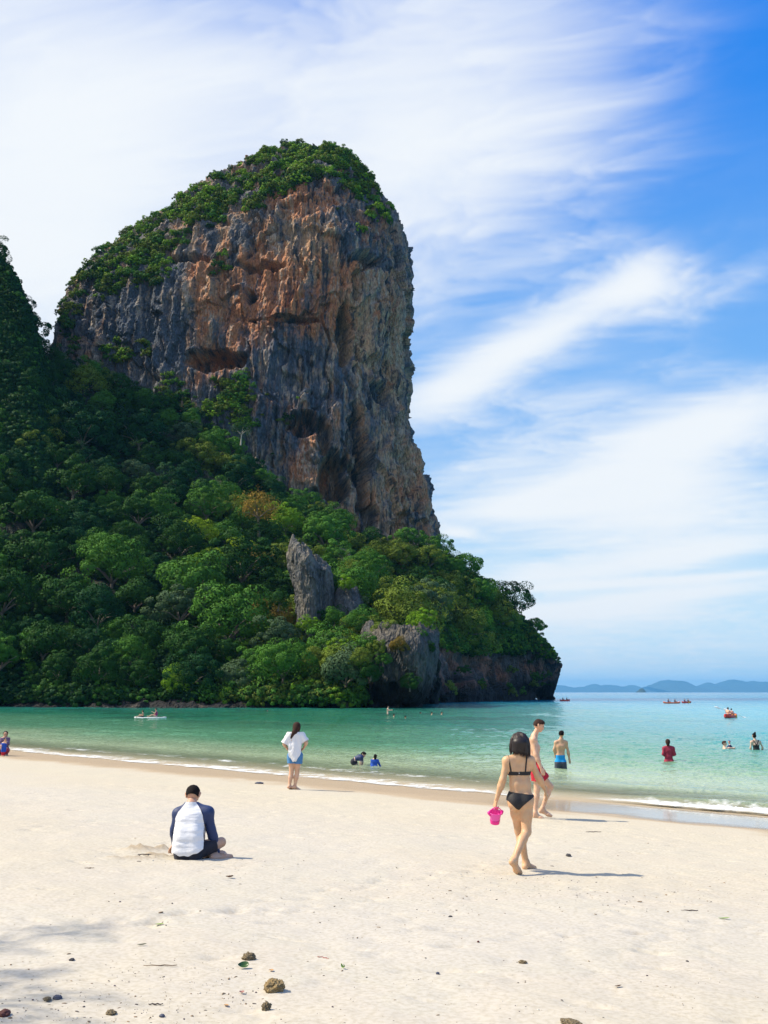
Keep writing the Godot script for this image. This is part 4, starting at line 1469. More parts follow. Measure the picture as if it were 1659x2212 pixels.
func make_far_land() -> void:
	# mountains across the bay: ridges with their own slopes, kilometres away
	var profile := [[120, 228], [180, 212], [260, 200], [340, 212], [420, 208], [490, 188], [540, 200], [600, 195], [680, 210], [740, 196], [790, 214], [850, 206], [900, 185], [960, 165], [1050, 170], [1110, 185], [1170, 212], [1210, 196], [1250, 180], [1300, 190], [1380, 165], [1440, 165], [1500, 178], [1560, 172], [1659, 178], [1800, 168], [2000, 190], [2300, 176], [2600, 205], [2900, 228]]
	var M_far := mat(lin(0.03, 0.055, 0.045), 0.95)
	for part in [[0, 12, 25000.0, "far_hills"], [11, 17, 23600.0, "far_hills"], [16, 30, 24300.0, "far_hills"]]:
		var crest := []
		for k in range(part[0], part[1]):
			var u: float = (1300.0 + profile[k][0] / 2.676) * 0.86406
			var v: float = (1640.0 + profile[k][1] / 2.676) * 0.86406
			crest.append(at(u, v, part[2]))
		var rows := [[], [], [], [], []]
		for p in crest:
			for r in 5:
				var f := float(r) / 4.0
				rows[r].append(Vector3(p.x, lerpf(-10.0, p.y, [0.0, 0.45, 0.8, 1.0, 0.0][r]), p.z + [2200.0, 1300.0, 500.0, 0.0, -2000.0][r]))
		var g := loft(rows, 160, 24)
		for i in g.size():
			var p := g[i]
			var h := clampf(p.y / 120.0, 0.0, 1.0) * 2.0
			g[i] = p + Vector3(0, h * (16.0 * n_a.get_noise_2d(p.x * 0.002, p.z * 0.002) + 5.0 * n_b.get_noise_2d(p.x * 0.01, p.z * 0.01)), 0)
		structure(part[3], arrays_mesh(g, grid_normals(g, 160, 24), grid_index(160, 24)), M_far)
	var rows2 := []
	for k in [[780, 1.0], [790, 9], [800, 18], [812, 25], [822, 24], [830, 18], [838, 0.5]]:
		var u: float = (1300.0 + k[0] / 2.676) * 0.86406
		var p := at(u, 1495.0, 9000.0)
		var top: float = k[1] / 2.676 * 0.864 * 9000.0 / F
		rows2.append([p + Vector3(0, -4 - p.y, 60), p + Vector3(0, top * 0.8, 22), p + Vector3(0, top, 0), p + Vector3(0, top * 0.7, -25), p + Vector3(0, -4 - p.y, -60)])
	var g2 := loft(rows2, 30, 50)
	for i in g2.size():
		g2[i] += Vector3(0, 1.6 * n_b.get_noise_3dv(g2[i] * 0.05), 0)
	var io := structure("islet", arrays_mesh(g2, grid_normals(g2, 30, 50, false, true), grid_index(30, 50)), M_far)
	tag(io, "small dark rock island on the horizon before the far hills", "island")


# ---- the people ----

func pw(x: float, table: Array) -> float:
	for k in table.size() - 1:
		if x <= table[k + 1][0] or k == table.size() - 2:
			return lerpf(table[k][1], table[k + 1][1], clampf((x - table[k][0]) / (table[k + 1][0] - table[k][0]), 0.0, 1.0))
	return table[0][1]


func cloth(c: Color, rough := 0.85) -> StandardMaterial3D:
	var m := mat(c, rough)
	m.rim_enabled = true
	m.rim = 0.3
	m.rim_tint = 0.6
	m.heightmap_enabled = true
	m.heightmap_scale = 0.18
	m.heightmap_texture = M.weave
	m.uv1_triplanar = true
	m.uv1_scale = Vector3(3.0, 1.6, 3.0)
	return m


func person(label: String, f: Frame) -> Node3D:
	return thing("person", label, "person", f.o)


func hair_cap(J: Dictionary, look: Vector3, b: float, fat: float, nape: float, up := Vector3.UP) -> Array:
	var c: Vector3 = J.head
	var r := look.cross(up).normalized()
	var u := r.cross(look).normalized()
	var L := []
	limb(L, c + u * 0.034 * b - look * 0.020 * b, c + u * 0.040 * b + look * 0.018 * b, (0.076 + fat) * b, (0.073 + fat) * b)
	limb(L, c - u * 0.005 * b - look * 0.030 * b, c - u * 0.02 * b - look * 0.028 * b, (0.070 + fat) * b, (0.066 + fat) * b)
	var s := surf(L, 0.011 * b if J.cell < 0.02 else J.cell * 0.7, 110.0 / b)
	for i in s[0].size():
		var w: Vector3 = s[0][i]
		s[0][i] = w + s[1][i] * 0.008 * b * n_b.get_noise_3dv((w - c) / b * 42.0)
	return cut(s, func(p: Vector3) -> float:
		var q := (p - c) / b
		var front: float = q.dot(look)
		var high: float = q.dot(u)
		return minf(maxf(0.012 - front + 0.25 * high, high - 0.052 + 0.15 * absf(q.dot(r))), high + nape - 0.9 * maxf(front + 0.02, 0.0)))


# body mesh of one person; returns its bones for the clothes
func body(t: Node3D, J: Dictionary, b: float, fem: bool, look: Vector3, tone: Color, hands := [], up := Vector3.UP) -> Dictionary:
	var cell: float = J.cell
	var B := figure(J, b, fem)
	var k := 75.0 / b if cell < 0.02 else 60.0 / b
	var list := [surf(B.torso + B.arms + B.legs, cell, k), surf(head_bones(J.head, look, b, up), minf(cell, maxf(cell * 0.5, 0.0055)), 130.0 / b)]
	for h in hands:
		list.append(surf(h, 0.0045, 260.0))
	put("body", surf_mesh(join(list), skin(J.head, look, b, tone)), M.skin, t)
	B.k = k
	B.cell = cell
	return B


func wear(t: Node3D, called: String, B: Dictionary, bones: Array, fat: float, clip: Callable, m: Material, cell := 0.0, k := 0.0, fold := Vector3.ZERO) -> void:
	var s := surf(bones, cell if cell > 0.0 else B.cell, k if k > 0.0 else B.k, fat)
	if fold != Vector3.ZERO:      # creases: how many to the metre along x and y, and how deep
		for i in s[0].size():
			var p: Vector3 = s[0][i]
			s[0][i] = p + s[1][i] * (fold.z * (n_b.get_noise_3d(p.x * fold.x, p.y * fold.y, p.z * fold.x) + 0.25))
		s[1] = smooth_normals(s[0], s[2])
	put(called, surf_mesh(cut(s, clip)), m, t)


func smooth_normals(v: PackedVector3Array, idx: PackedInt32Array) -> PackedVector3Array:
	var n := PackedVector3Array()
	n.resize(v.size())
	for k in range(0, idx.size(), 3):
		var w := (v[idx[k + 2]] - v[idx[k]]).cross(v[idx[k + 1]] - v[idx[k]])
		for e in 3: n[idx[k + e]] += w
	for i in n.size(): n[i] = n[i].normalized()
	return n


# loose shorts: [bones, clip]
func shorts(J: Dictionary, b: float, reach: float, loose: float, top: float, fem := false) -> Array:
	var L := []
	var hr: float = 0.094 * b
	limb(L, J.hip_a, J.hip_b, hr, hr)
	for s in [-1.0, 1.0]:
		limb(L, (J.hip_a if s < 0.0 else J.hip_b).lerp((J.hip_a + J.hip_b) * 0.5, 0.12), J.waist + (J.sh_b - J.sh_a).normalized() * s * 0.048 * b, 0.09 * b, (0.074 if fem else 0.087) * b)
	limb(L, J.waist - (J.hip_b - J.hip_a).normalized() * 0.05 * b, J.waist + (J.hip_b - J.hip_a).normalized() * 0.05 * b, (0.074 if fem else 0.086) * b, (0.074 if fem else 0.086) * b)
	for s in ["a", "b"]:
		var hip: Vector3 = J["hip_" + s]
		limb(L, hip - J.fwd * 0.035 * b - Vector3(0, 0.035 * b, 0), hip - J.fwd * 0.035 * b - Vector3(0, 0.05 * b, 0), 0.088 * b, 0.088 * b)
		limb(L, hip, hip.lerp(J["kn_" + s], reach + 0.2), 0.092 * b + loose * 0.4, 0.078 * b + loose)
	var clip := func(p: Vector3) -> float:
		var near := 1e9
		var val := 0.0
		for s in ["a", "b"]:
			var hip: Vector3 = J["hip_" + s]
			var e: Vector3 = J["kn_" + s] - hip
			var u := (p - hip).dot(e) / e.length_squared()
			var dd := (p - hip - e * clampf(u, 0.0, 1.0)).length()
			if dd < near:
				near = dd
				val = (reach - u) * e.length()
		return minf(val, top - p.y)
	return [L, clip]


func bikini_woman() -> void:
	var f := frame([1180, 1760, 5.027], 620, 2100)
	var t := person("woman in a black bikini walking away with a pink bucket", f)
	var b := 0.965
	var look := Vector3(0.35, -0.05, -0.93).normalized()
	var J := {"cell": 0.011, "fwd": Vector3(0.2, 0, -0.98), "head": f.j(634, 512, -0.03), "neck": f.j(622, 705, 0), "chest": f.j(618, 845, -0.03), "waist": f.j(632, 1045, -0.015), "sh_a": f.j(462, 752, 0.02), "sh_b": f.j(772, 745, -0.02),
		"el_a": f.j(404, 990, 0.03), "wr_a": f.j(328, 1232, -0.03), "el_b": f.j(868, 950, -0.05), "wr_b": f.j(962, 1108, -0.11), "hip_a": f.j(562, 1225, 0.0), "hip_b": f.j(698, 1225, 0.0), "hand_a": 1, "hand_b": 1,
		"kn_b": f.j(690, 1625, 0.05), "an_b": f.j(490, 1965, 0.30), "heel_b": f.j(455, 1992, 0.35), "toe_b": f.j(560, 2130, 0.24), "kn_a": f.j(622, 1610, -0.14), "an_a": f.j(708, 2000, -0.20), "heel_a": f.j(692, 2052, -0.17), "toe_a": f.j(818, 2060, -0.31)}
	var ha := hand_bones(J.wr_a, (f.j(300, 1345, -0.05) - J.wr_a).normalized(), Vector3(1, 0, -0.3), -1.0, b, 1.0)
	var hb := hand_bones(J.wr_b, (f.j(985, 1200, -0.13) - J.wr_b).normalized(), Vector3(-1, -0.2, -0.3), 1.0, b, 0.35)
	var B := body(t, J, b, true, look, Color(0.60, 0.365, 0.205), [ha, hb])
	var hair := []
	limb(hair, J.head + Vector3(0, 0.026, 0.006), J.head + Vector3(0.004, -0.01, 0.016), 0.088, 0.094)
	for k in [[590, 530, 0.04, 560, 620, 0.05, 0.05, 0.030], [680, 530, 0.04, 705, 640, 0.045, 0.05, 0.030], [635, 530, 0.05, 632, 615, 0.065, 0.056, 0.034], [600, 530, 0.05, 592, 620, 0.055, 0.05, 0.030], [665, 530, 0.05, 672, 630, 0.05, 0.05, 0.030], [565, 520, -0.02, 542, 610, -0.01, 0.03, 0.018], [700, 520, -0.03, 726, 640, -0.01, 0.04, 0.018]]:
		limb(hair, f.j(k[0], k[1], k[2]), f.j(k[3], k[4], k[5]), k[6], k[7])
	var strands := surf(hair, 0.0065, 75.0, 0.0)
	for i in strands[0].size():
		var p: Vector3 = strands[0][i]
		strands[0][i] = p + strands[1][i] * 0.009 * n_b.get_noise_3d(p.x * 45.0, p.y * 3.0, p.z * 45.0) - Vector3(0, 0.02 * n_b.get_noise_2d(p.x * 50.0, p.z * 50.0) * smoothstep(f.j(0, 580).y, f.j(0, 670).y, p.y), 0)
	var hv := PackedVector3Array()
	var hn := PackedVector3Array()
	var hi := PackedInt32Array()
	rng.seed = 55
	for k in 330:
		var w := rng.randf_range(-0.55, PI + 0.55)
		var side := Vector3(cos(w), 0, sin(w))
		var c: Vector3 = J.head + Vector3(0.002, 0.012, 0.014)
		var reach := 0.097 + 0.010 * absf(cos(w)) + rng.randf_range(-0.008, 0.009) + 0.006 * sin(w * 7.0)
		var low: float = f.j(0, lerpf(662, 712, smoothstep(-0.6, 0.9, cos(w)))).y + rng.randf_range(-0.014, 0.045)
		var part := Vector3(rng.randf_range(-0.02, 0.02), 0.106, rng.randf_range(-0.03, 0.02))
		var pts := [c + part, c + side * reach * 0.60 + Vector3(0, 0.080, 0), c + side * reach * 0.92 + Vector3(0, 0.022, 0), c + side * (reach + 0.006) + Vector3(0, -0.05, 0), Vector3(c.x, low, c.z) + side * (reach + 0.004 + rng.randf_range(-0.012, 0.008))]
		tube(hv, hn, hi, pts, [0.002, 0.004, 0.0052, 0.0048, 0.0012], 5, false)
	put("hair_strands", arrays_mesh(hv, hn, hi), M.hair_strand, t)
	put("hair", surf_mesh(strands), M.hair, t)
	var X := func(cx: float) -> float: return (cx - f.x0) * f.m
	var Y := func(cy: float) -> float: return (f.y0 - cy) * f.m
	var yb: float = Y.call(905)
	var y_top: float = Y.call(655)
	wear(t, "bikini_top", B, B.torso, 0.006, func(p: Vector3) -> float:
		var cy := f.y0 - p.y / f.m
		var cx := f.x0 + p.x / f.m
		var band: float = 0.021 - absf(p.y - yb) - 0.006 * exp(-pow((cx - 605.0) / 14.0, 2.0))
		var strap: float = maxf(0.0085 - absf(cx - lerpf(478.0, 508.0, (cy - 690.0) / 195.0)) * f.m, 0.0085 - absf(cx - lerpf(716.0, 692.0, (cy - 690.0) / 195.0)) * f.m)
		return maxf(band, minf(strap, minf(p.y - yb, y_top - p.y))), M.black_cloth, 0.0065)
	put("clasp", tube_mesh([f.j(600, 905, 0.115), f.j(609, 905, 0.115)], [0.007, 0.007]), M.metal, t)
	wear(t, "bikini_bottom", B, B.torso + B.legs, 0.006, func(p: Vector3) -> float:
		var cy := f.y0 - p.y / f.m
		var cx := f.x0 + p.x / f.m
		var low := minf(pw(cx, [[460, 1235], [560, 1335], [600, 1352]]) if cx < 600.0 else 1352.0, pw(cx, [[600, 1350], [640, 1300], [700, 1248], [790, 1192]]) if cx > 600.0 else 1352.0)
		return minf(cy - lerpf(1126.0, 1166.0, (cx - 470.0) / 310.0), low - cy) * f.m, M.black_cloth, 0.008)
	# the bucket hangs from her left hand
	var bk := thing("bucket", "small bright pink toy bucket held by the woman in the black bikini", "bucket", f.o + f.j(306, 1448, -0.02))
	var r := 0.074
	put("wall", lathe([Vector2(0.0, -0.068), Vector2(r * 0.66, -0.068), Vector2(r * 0.70, -0.064), Vector2(r, 0.062), Vector2(r * 1.05, 0.064), Vector2(r * 1.05, 0.070), Vector2(r * 0.97, 0.070), Vector2(r * 0.95, 0.06), Vector2(r * 0.64, -0.058), Vector2(0, -0.058)], 40), M.pink, bk)
	put("base_ring", lathe([Vector2(r * 0.66, -0.074), Vector2(r * 0.74, -0.074), Vector2(r * 0.84, -0.030), Vector2(r * 0.82, -0.027), Vector2(r * 0.70, -0.068)], 40), M.deep_pink, bk)
	for s in [-1.0, 1.0]:
		var ear := surf([[Vector3(s * r * 0.99, 0.046, -0.012), Vector3(s * r * 1.12, 0.066, 0.0), 0.016, 0.018], [Vector3(s * r * 0.99, 0.046, 0.016), Vector3(s * r * 1.1, 0.066, 0.004), 0.014, 0.016]], 0.006, 200.0)
		put("handle_lug", surf_mesh(ear), M.deep_pink, bk)
	var arc := []
	var rad := []
	for k in 15:
		var w := PI * k / 14.0
		arc.append(Vector3(cos(w) * r * 1.05, 0.06 + sin(w) * 0.062, 0.0))
		rad.append(0.006)
	put("handle", tube_mesh(arc, rad), M.deep_pink, bk)
	bk.rotation = Vector3(0.35, 0.25, 0.06)


func seated_man() -> void:
	var f := frame([380, 1940, 6.9125], 620, 1435)
	var t := person("person in a white shirt with navy sleeves sitting cross-legged on the sand", f)
	var b := 0.98
	var look := Vector3(0.06, -0.62, -0.78).normalized()
	var up := Vector3(0, 0.78, -0.62)
	var J := {"cell": 0.011, "fwd": Vector3(0, 0, -1), "head": f.j(622, 362, -0.20), "neck": f.j(618, 535, -0.11), "chest": f.j(618, 790, -0.07), "waist": f.j(622, 1090, 0.0), "sh_a": f.j(402, 680, -0.09), "sh_b": f.j(925, 655, -0.09),
		"el_a": f.j(345, 940, -0.13), "wr_a": f.j(322, 1195, -0.24), "el_b": f.j(975, 950, -0.12), "wr_b": f.j(1070, 1320, -0.20), "hip_a": f.j(530, 1320, 0.01), "hip_b": f.j(715, 1320, 0.01), "hand_a": 1, "hand_b": 1,
		"kn_b": f.j(1125, 1155, -0.24), "an_b": f.j(800, 1370, -0.42), "toe_b": f.j(600, 1400, -0.48), "kn_a": f.j(440, 1230, -0.38), "an_a": f.j(1035, 1385, -0.14), "heel_a": f.j(1020, 1415, -0.09), "toe_a": f.j(1335, 1425, -0.16)}
	var ha := hand_bones(J.wr_a, (f.j(238, 1255, -0.31) - J.wr_a).normalized(), Vector3(0.2, -1, -0.2), 1.0, b, 0.6)
	var hb := hand_bones(J.wr_b, (f.j(1190, 1330, -0.26) - J.wr_b).normalized(), Vector3(-0.2, -0.9, -0.4), 1.0, b, 0.4)
	var B := body(t, J, b, false, look, Color(0.52, 0.32, 0.22), [ha, hb], up)
	put("hair", surf_mesh(hair_cap(J, look, b, 0.008, 0.045, up)), M.black_hair, t)
	var seam_l := [[500, 530], [560, 490], [650, 425], [750, 385], [900, 380], [1300, 366]]
	var seam_r := [[490, 720], [520, 742], [600, 806], [700, 852], [850, 880], [1000, 886], [1100, 896], [1300, 905]]
	var side := func(p: Vector3) -> Vector2:
		var cy := f.y0 - (p.y - p.z * f.rise / f.d) / f.m
		var cx := f.x0 + p.x / f.m
		return Vector2(minf(cx - pw(cy, seam_l), pw(cy, seam_r) - cx), cy)
	var upper: Array = B.torso + B.arms
	var loose := upper.duplicate()
	limb(loose, f.j(480, 1290, 0.02), f.j(740, 1290, 0.02), 0.115, 0.115)
	limb(loose, f.j(505, 1050, 0.0), f.j(735, 1050, 0.0), 0.088, 0.088)
	limb(loose, f.j(480, 1290, 0.02), f.j(500, 1000, 0.0), 0.10, 0.088)
	limb(loose, f.j(740, 1290, 0.02), f.j(735, 1000, 0.0), 0.10, 0.088)
	wear(t, "shirt", B, loose, 0.002, func(p: Vector3) -> float:
		var q: Vector2 = side.call(p)
		var cx := f.x0 + p.x / f.m
		return minf(minf(q.x, q.y - 478.0), 1392.0 - pow((cx - 600.0) / 265.0, 2.0) * 85.0 + 8.0 * sin(cx * 0.04) - q.y) * f.m, M.white_shirt, 0.0, 42.0, Vector3(3.0, 16.0, 0.009))
	wear(t, "sleeve", B, upper, 0.011, func(p: Vector3) -> float:
		var q: Vector2 = side.call(p)
		return minf(minf(-q.x, q.y - 470.0), 1218.0 - q.y) * f.m if p.x < 0.0 else -1.0, M.navy)
	wear(t, "sleeve", B, upper, 0.012, func(p: Vector3) -> float:
		var q: Vector2 = side.call(p)
		return minf(minf(-q.x, q.y - 470.0), 1335.0 - q.y) * f.m if p.x > 0.0 else -1.0, M.navy)
	var s := shorts(J, b, 0.72, 0.016, 0.20)
	wear(t, "shorts", B, s[0], 0.002, s[1], M.dark_cloth)


func shirt_woman() -> void:
	var f := frame([660, 1780, 5.53], 400, 1072)
	var t := person("woman in a loose white shirt and blue shorts standing at the water's edge", f)
	var b := 0.96
	var look := Vector3(0.72, -0.04, -0.69).normalized()
	var J := {"cell": 0.017, "fwd": Vector3(0.3, 0, -0.95), "head": f.j(447, 222, -0.02), "neck": f.j(425, 315, 0), "chest": f.j(420, 400, 0), "waist": f.j(415, 520, 0), "sh_a": f.j(340, 328, 0.01), "sh_b": f.j(508, 328, -0.01),
		"el_a": f.j(268, 462, 0.03), "wr_a": f.j(318, 530, -0.10), "el_b": f.j(580, 438, 0.02), "wr_b": f.j(532, 522, -0.07), "hip_a": f.j(376, 615, 0), "hip_b": f.j(468, 615, 0), "hdir_a": Vector3(0.8, -0.5, -0.2), "hand_b": 1,
		"kn_a": f.j(374, 855, -0.01), "an_a": f.j(352, 1030, 0.03), "toe_a": f.j(388, 1075, -0.12), "kn_b": f.j(452, 865, -0.02), "an_b": f.j(424, 1035, 0.0), "toe_b": f.j(502, 1084, -0.07)}
	var hb := hand_bones(J.wr_b, Vector3(-0.75, -0.45, -0.45).normalized(), Vector3(-0.6, 0.3, 0.3), -1.0, b, 0.5)
	var B := body(t, J, b, true, look, Color(0.60, 0.36, 0.235), [hb])
	var hair := []
	limb(hair, f.j(440, 208, 0.0), f.j(436, 235, 0.01), 0.098, 0.095)
	limb(hair, f.j(440, 240, 0.03), f.j(418, 300, 0.07), 0.085, 0.06)
	limb(hair, f.j(455, 240, 0.01), f.j(462, 290, 0.03), 0.07, 0.035)
	limb(hair, f.j(410, 290, 0.07), f.j(368, 372, 0.09), 0.06, 0.028)
	put("hair", surf_mesh(surf(hair, 0.014, 110.0)), M.brown_hair, t)
	var L := []
	limb(L, J.sh_a, J.neck, 0.058, 0.07)
	limb(L, J.sh_b, J.neck, 0.058, 0.07)
	for c in [[352, 362, 372, 392], [482, 478, 470, 452]]:
		limb(L, f.j(c[0], 350, 0), f.j(c[1], 500, 0), 0.078, 0.098)
		limb(L, f.j(c[1], 500, 0), f.j(c[2], 590, 0.01), 0.098, 0.112)
		limb(L, f.j(c[2], 590, 0.01), f.j(c[3], 660, 0.02), 0.112, 0.112)
	limb(L, f.j(415, 350, 0), f.j(415, 640, 0.02), 0.10, 0.12)
	limb(L, J.sh_a, J.el_a, 0.062, 0.082)
	limb(L, J.sh_b, J.el_b, 0.062, 0.08)
	var arms := [[J.sh_a, J.el_a], [J.sh_b, J.el_b]]
	wear(t, "shirt", B, L, 0.0, func(p: Vector3) -> float:
		var cy := f.y0 - p.y / f.m
		var cx := f.x0 + p.x / f.m
		var v: float = minf((pw(cx, [[310, 585], [360, 640], [400, 695], [440, 692], [475, 640], [525, 545]]) + 6.0 * sin(cx * 0.13) - cy) * f.m, (cy - 292.0) * f.m)
		for a in arms:
			var e: Vector3 = a[1] - a[0]
			var u: float = (p - a[0]).dot(e) / e.length()
			if (cx < 335.0) == (e.x < 0.0) and (cx < 335.0 or cx > 510.0): v = minf(v, e.length() * (0.93 if e.x < 0.0 else 0.86) - u)
		return v, M.white_shirt, 0.0, 50.0, Vector3(11.0, 3.0, 0.022))
	var s := shorts(J, b, 0.42, 0.030, f.j(0, 545).y, true)
	wear(t, "shorts", B, s[0], 0.006, s[1], M.denim, 0.0, 0.0, Vector3(14.0, 7.0, 0.012))


func red_shorts_man() -> void:
	var f := frame([1180, 1760, 5.027], 850, 1432)
	var t := person("bare-chested young man in red shorts walking right along the wet sand", f)
	var b := 0.99
	var look := Vector3(0.92, -0.34, 0.18).normalized()
	var J := {"cell": 0.013, "fwd": Vector3(1, 0, 0), "head": f.j(872, 296, 0.0), "neck": f.j(806, 432, 0), "chest": f.j(806, 570, 0), "waist": f.j(812, 725, 0), "sh_a": f.j(800, 470, -0.155), "sh_b": f.j(782, 476, 0.155),
		"el_a": f.j(770, 650, -0.21), "wr_a": f.j(800, 820, -0.20), "el_b": f.j(806, 660, 0.19), "wr_b": f.j(868, 826, 0.20), "hip_a": f.j(842, 850, -0.082), "hip_b": f.j(830, 850, 0.082), "hand_b": 1,
		"kn_a": f.j(1008, 1050, -0.09), "an_a": f.j(898, 1318, -0.10), "heel_a": f.j(872, 1350, -0.10), "toe_a": f.j(1008, 1408, -0.09), "kn_b": f.j(816, 1090, 0.09), "an_b": f.j(788, 1372, 0.09), "heel_b": f.j(775, 1412, 0.09), "toe_b": f.j(882, 1438, 0.11)}
	var hb := hand_bones(J.wr_b, Vector3(0.33, -0.94, 0.0).normalized(), Vector3(-0.2, 0, -1), 1.0, b, 0.45)
	var B := body(t, J, b, false, look, Color(0.62, 0.39, 0.26), [hb], Vector3(0.34, 0.94, 0))
	put("hair", surf_mesh(hair_cap(J, look, b, 0.014, 0.03, Vector3(0.34, 0.94, 0))), M.brown_hair, t)
	var s := shorts(J, b, 0.56, 0.026, f.j(0, 728).y)
	wear(t, "shorts", B, s[0], 0.008, s[1], M.red, 0.0, 0.0, Vector3(13.0, 5.0, 0.012))
	var a := f.j(868, 748, 0.0)
	var e := f.j(905, 905, 0.0)
	wear(t, "side_stripe", B, s[0], 0.011, func(p: Vector3) -> float:
		var u := clampf((p.y - a.y) / (e.y - a.y), 0.0, 1.0)
		return minf(minf(0.011 - absf(p.x - lerpf(a.x, e.x, u)), p.z - 0.02), s[1].call(p)), M.white_shirt)


func wader(label: String, f: Frame, J: Dictionary, b: float, fem: bool, look: Vector3, tone: Color, hair: Material, style: String) -> Array:
	var t := person(label, f)
	var B := body(t, J, b, fem, look, tone)
	if style == "short":
		put("hair", surf_mesh(hair_cap(J, look, b, 0.012, 0.04)), hair, t)
	elif style == "bob" or style == "bun":
		var L := []
		limb(L, J.head + Vector3(0, 0.03, 0) * b - look * 0.015 * b, J.head - look * 0.03 * b - Vector3(0, 0.02, 0) * b, 0.094 * b, 0.086 * b)
		if style == "bob": limb(L, J.head - look * 0.03 * b, J.head - look * 0.06 * b - Vector3(0, 0.13, 0) * b, 0.08 * b, 0.055 * b)
		if style == "bun": limb(L, J.head + Vector3(0.03, 0.125, 0) * b - look * 0.03 * b, J.head + Vector3(0.04, 0.14, 0) * b - look * 0.03 * b, 0.045 * b, 0.04 * b)
		put("hair", surf_mesh(cut(surf(L, J.cell * 0.8, 90.0 / b), func(p: Vector3) -> float: return 0.055 * b - (p - J.head).dot(look))), hair, t)
	elif style == "cap":
		put("cap", surf_mesh(hair_cap(J, look, b, 0.016, -0.01)), hair, t)
	return [t, B]


func everything(_p: Vector3) -> float:
	return 1.0


func bathers() -> void:
	var back := Vector3(0, 0, -1)
	var tan := Color(0.52, 0.31, 0.19)
	var fair := Color(0.62, 0.42, 0.31)
	# man in blue trunks
	var f := frame([1180, 1760, 5.027], 1115, 822, 0.0)
	var J := {"cell": 0.022, "fwd": back, "head": f.j(1138, 388), "neck": f.j(1130, 458), "chest": f.j(1122, 540), "waist": f.j(1116, 650), "sh_a": f.j(1064, 492), "sh_b": f.j(1192, 492), "el_a": f.j(1040, 575, 0.0), "wr_a": f.j(1058, 640, -0.12),
		"el_b": f.j(1216, 610, 0.0), "wr_b": f.j(1230, 698, -0.04), "hip_a": f.j(1084, 735), "hip_b": f.j(1146, 735), "kn_a": f.j(1068, 875), "kn_b": f.j(1166, 875), "an_a": f.j(1070, 1015), "an_b": f.j(1166, 1015)}
	var w := wader("bare-backed man in blue and dark grey swim trunks wading thigh-deep", f, J, 1.0, false, Vector3(0.5, 0, -0.86).normalized(), tan, M.black_hair, "short")
	var s := shorts(J, 1.0, 0.72, 0.02, f.j(0, 645).y)
	var mid: float = f.j(0, 728).y
	wear(w[0], "shorts", w[1], s[0], 0.008, func(p: Vector3) -> float: return minf(s[1].call(p), p.y - mid), M.bright_blue)
	wear(w[0], "shorts_leg", w[1], s[0], 0.009, func(p: Vector3) -> float: return minf(s[1].call(p), mid - p.y), M.slate)
	# the two children playing in the shallows
	f = frame([660, 1780, 5.53], 1290, 733, 0.0)
	J = {"cell": 0.022, "fwd": Vector3(0.3, -1, 0).normalized(), "head": f.j(1374, 592), "neck": f.j(1350, 622), "chest": f.j(1318, 632), "waist": f.j(1268, 655), "sh_a": f.j(1342, 630, -0.12), "sh_b": f.j(1340, 636, 0.12), "el_a": f.j(1360, 685, -0.13), "wr_a": f.j(1356, 738, -0.13),
		"el_b": f.j(1338, 688, 0.13), "wr_b": f.j(1332, 740, 0.12), "hip_a": f.j(1236, 684, -0.07), "hip_b": f.j(1236, 690, 0.07), "kn_a": f.j(1290, 745, -0.08), "kn_b": f.j(1280, 750, 0.1), "an_a": f.j(1230, 770, -0.08), "an_b": f.j(1225, 770, 0.1)}
	w = wader("child in dark clothes bending forward on hands and knees in the shallow water", f, J, 0.86, false, Vector3(0.8, -0.55, 0.2).normalized(), fair, M.black_hair, "short")
	var cut_x: float = f.j(1262, 0).x
	wear(w[0], "shirt", w[1], w[1].torso + w[1].arms, 0.014, func(p: Vector3) -> float: return minf(p.x - cut_x + (p.y - 0.2) * 0.3, p.y - f.j(0, 672).y), M.navy)
	s = shorts(J, 0.86, 0.7, 0.015, 9.0)
	var cut_2: float = f.j(1246, 0).x
	wear(w[0], "shorts", w[1], s[0], 0.008, func(p: Vector3) -> float: return minf(s[1].call(p), maxf(cut_2 - p.x, f.j(0, 676).y - p.y)), M.dark_cloth)
	f = frame([660, 1780, 5.53], 1530, 745, 0.0)
	J = {"cell": 0.02, "fwd": back, "head": f.j(1540, 618), "neck": f.j(1532, 655), "chest": f.j(1528, 690), "waist": f.j(1524, 725), "sh_a": f.j(1492, 672), "sh_b": f.j(1570, 672), "el_a": f.j(1482, 720, -0.05), "wr_a": f.j(1500, 745, -0.16), "el_b": f.j(1586, 705, -0.03), "wr_b": f.j(1602, 740, -0.1), "hip_a": f.j(1502, 752), "hip_b": f.j(1546, 752)}
	w = wader("small child in a bright blue swim shirt sitting in the shallow water", f, J, 0.66, true, Vector3(0.3, -0.1, -0.95).normalized(), fair, M.black_hair, "bob")
	wear(w[0], "swim_shirt", w[1], w[1].torso + w[1].arms, 0.010, func(p: Vector3) -> float: return f.j(0, 655).y - p.y if absf(p.x) < 0.24 else -1.0, M.royal)
	# woman in red
	f = frame([1600, 1720, 5.184], 375, 948, 0.0)
	J = {"cell": 0.024, "fwd": back, "head": f.j(372, 706), "neck": f.j(376, 760), "chest": f.j(376, 815), "waist": f.j(375, 890), "sh_a": f.j(318, 786), "sh_b": f.j(436, 786), "el_a": f.j(300, 860, 0.04), "wr_a": f.j(338, 872, -0.2), "el_b": f.j(452, 862, 0.04), "wr_b": f.j(414, 872, -0.2), "hip_a": f.j(348, 950), "hip_b": f.j(402, 950), "kn_a": f.j(350, 1060), "kn_b": f.j(405, 1060)}
	w = wader("woman in a long-sleeved crimson swim top standing waist-deep", f, J, 0.95, true, Vector3(0.25, -0.2, -0.95).normalized(), tan, M.brown_hair, "bob")
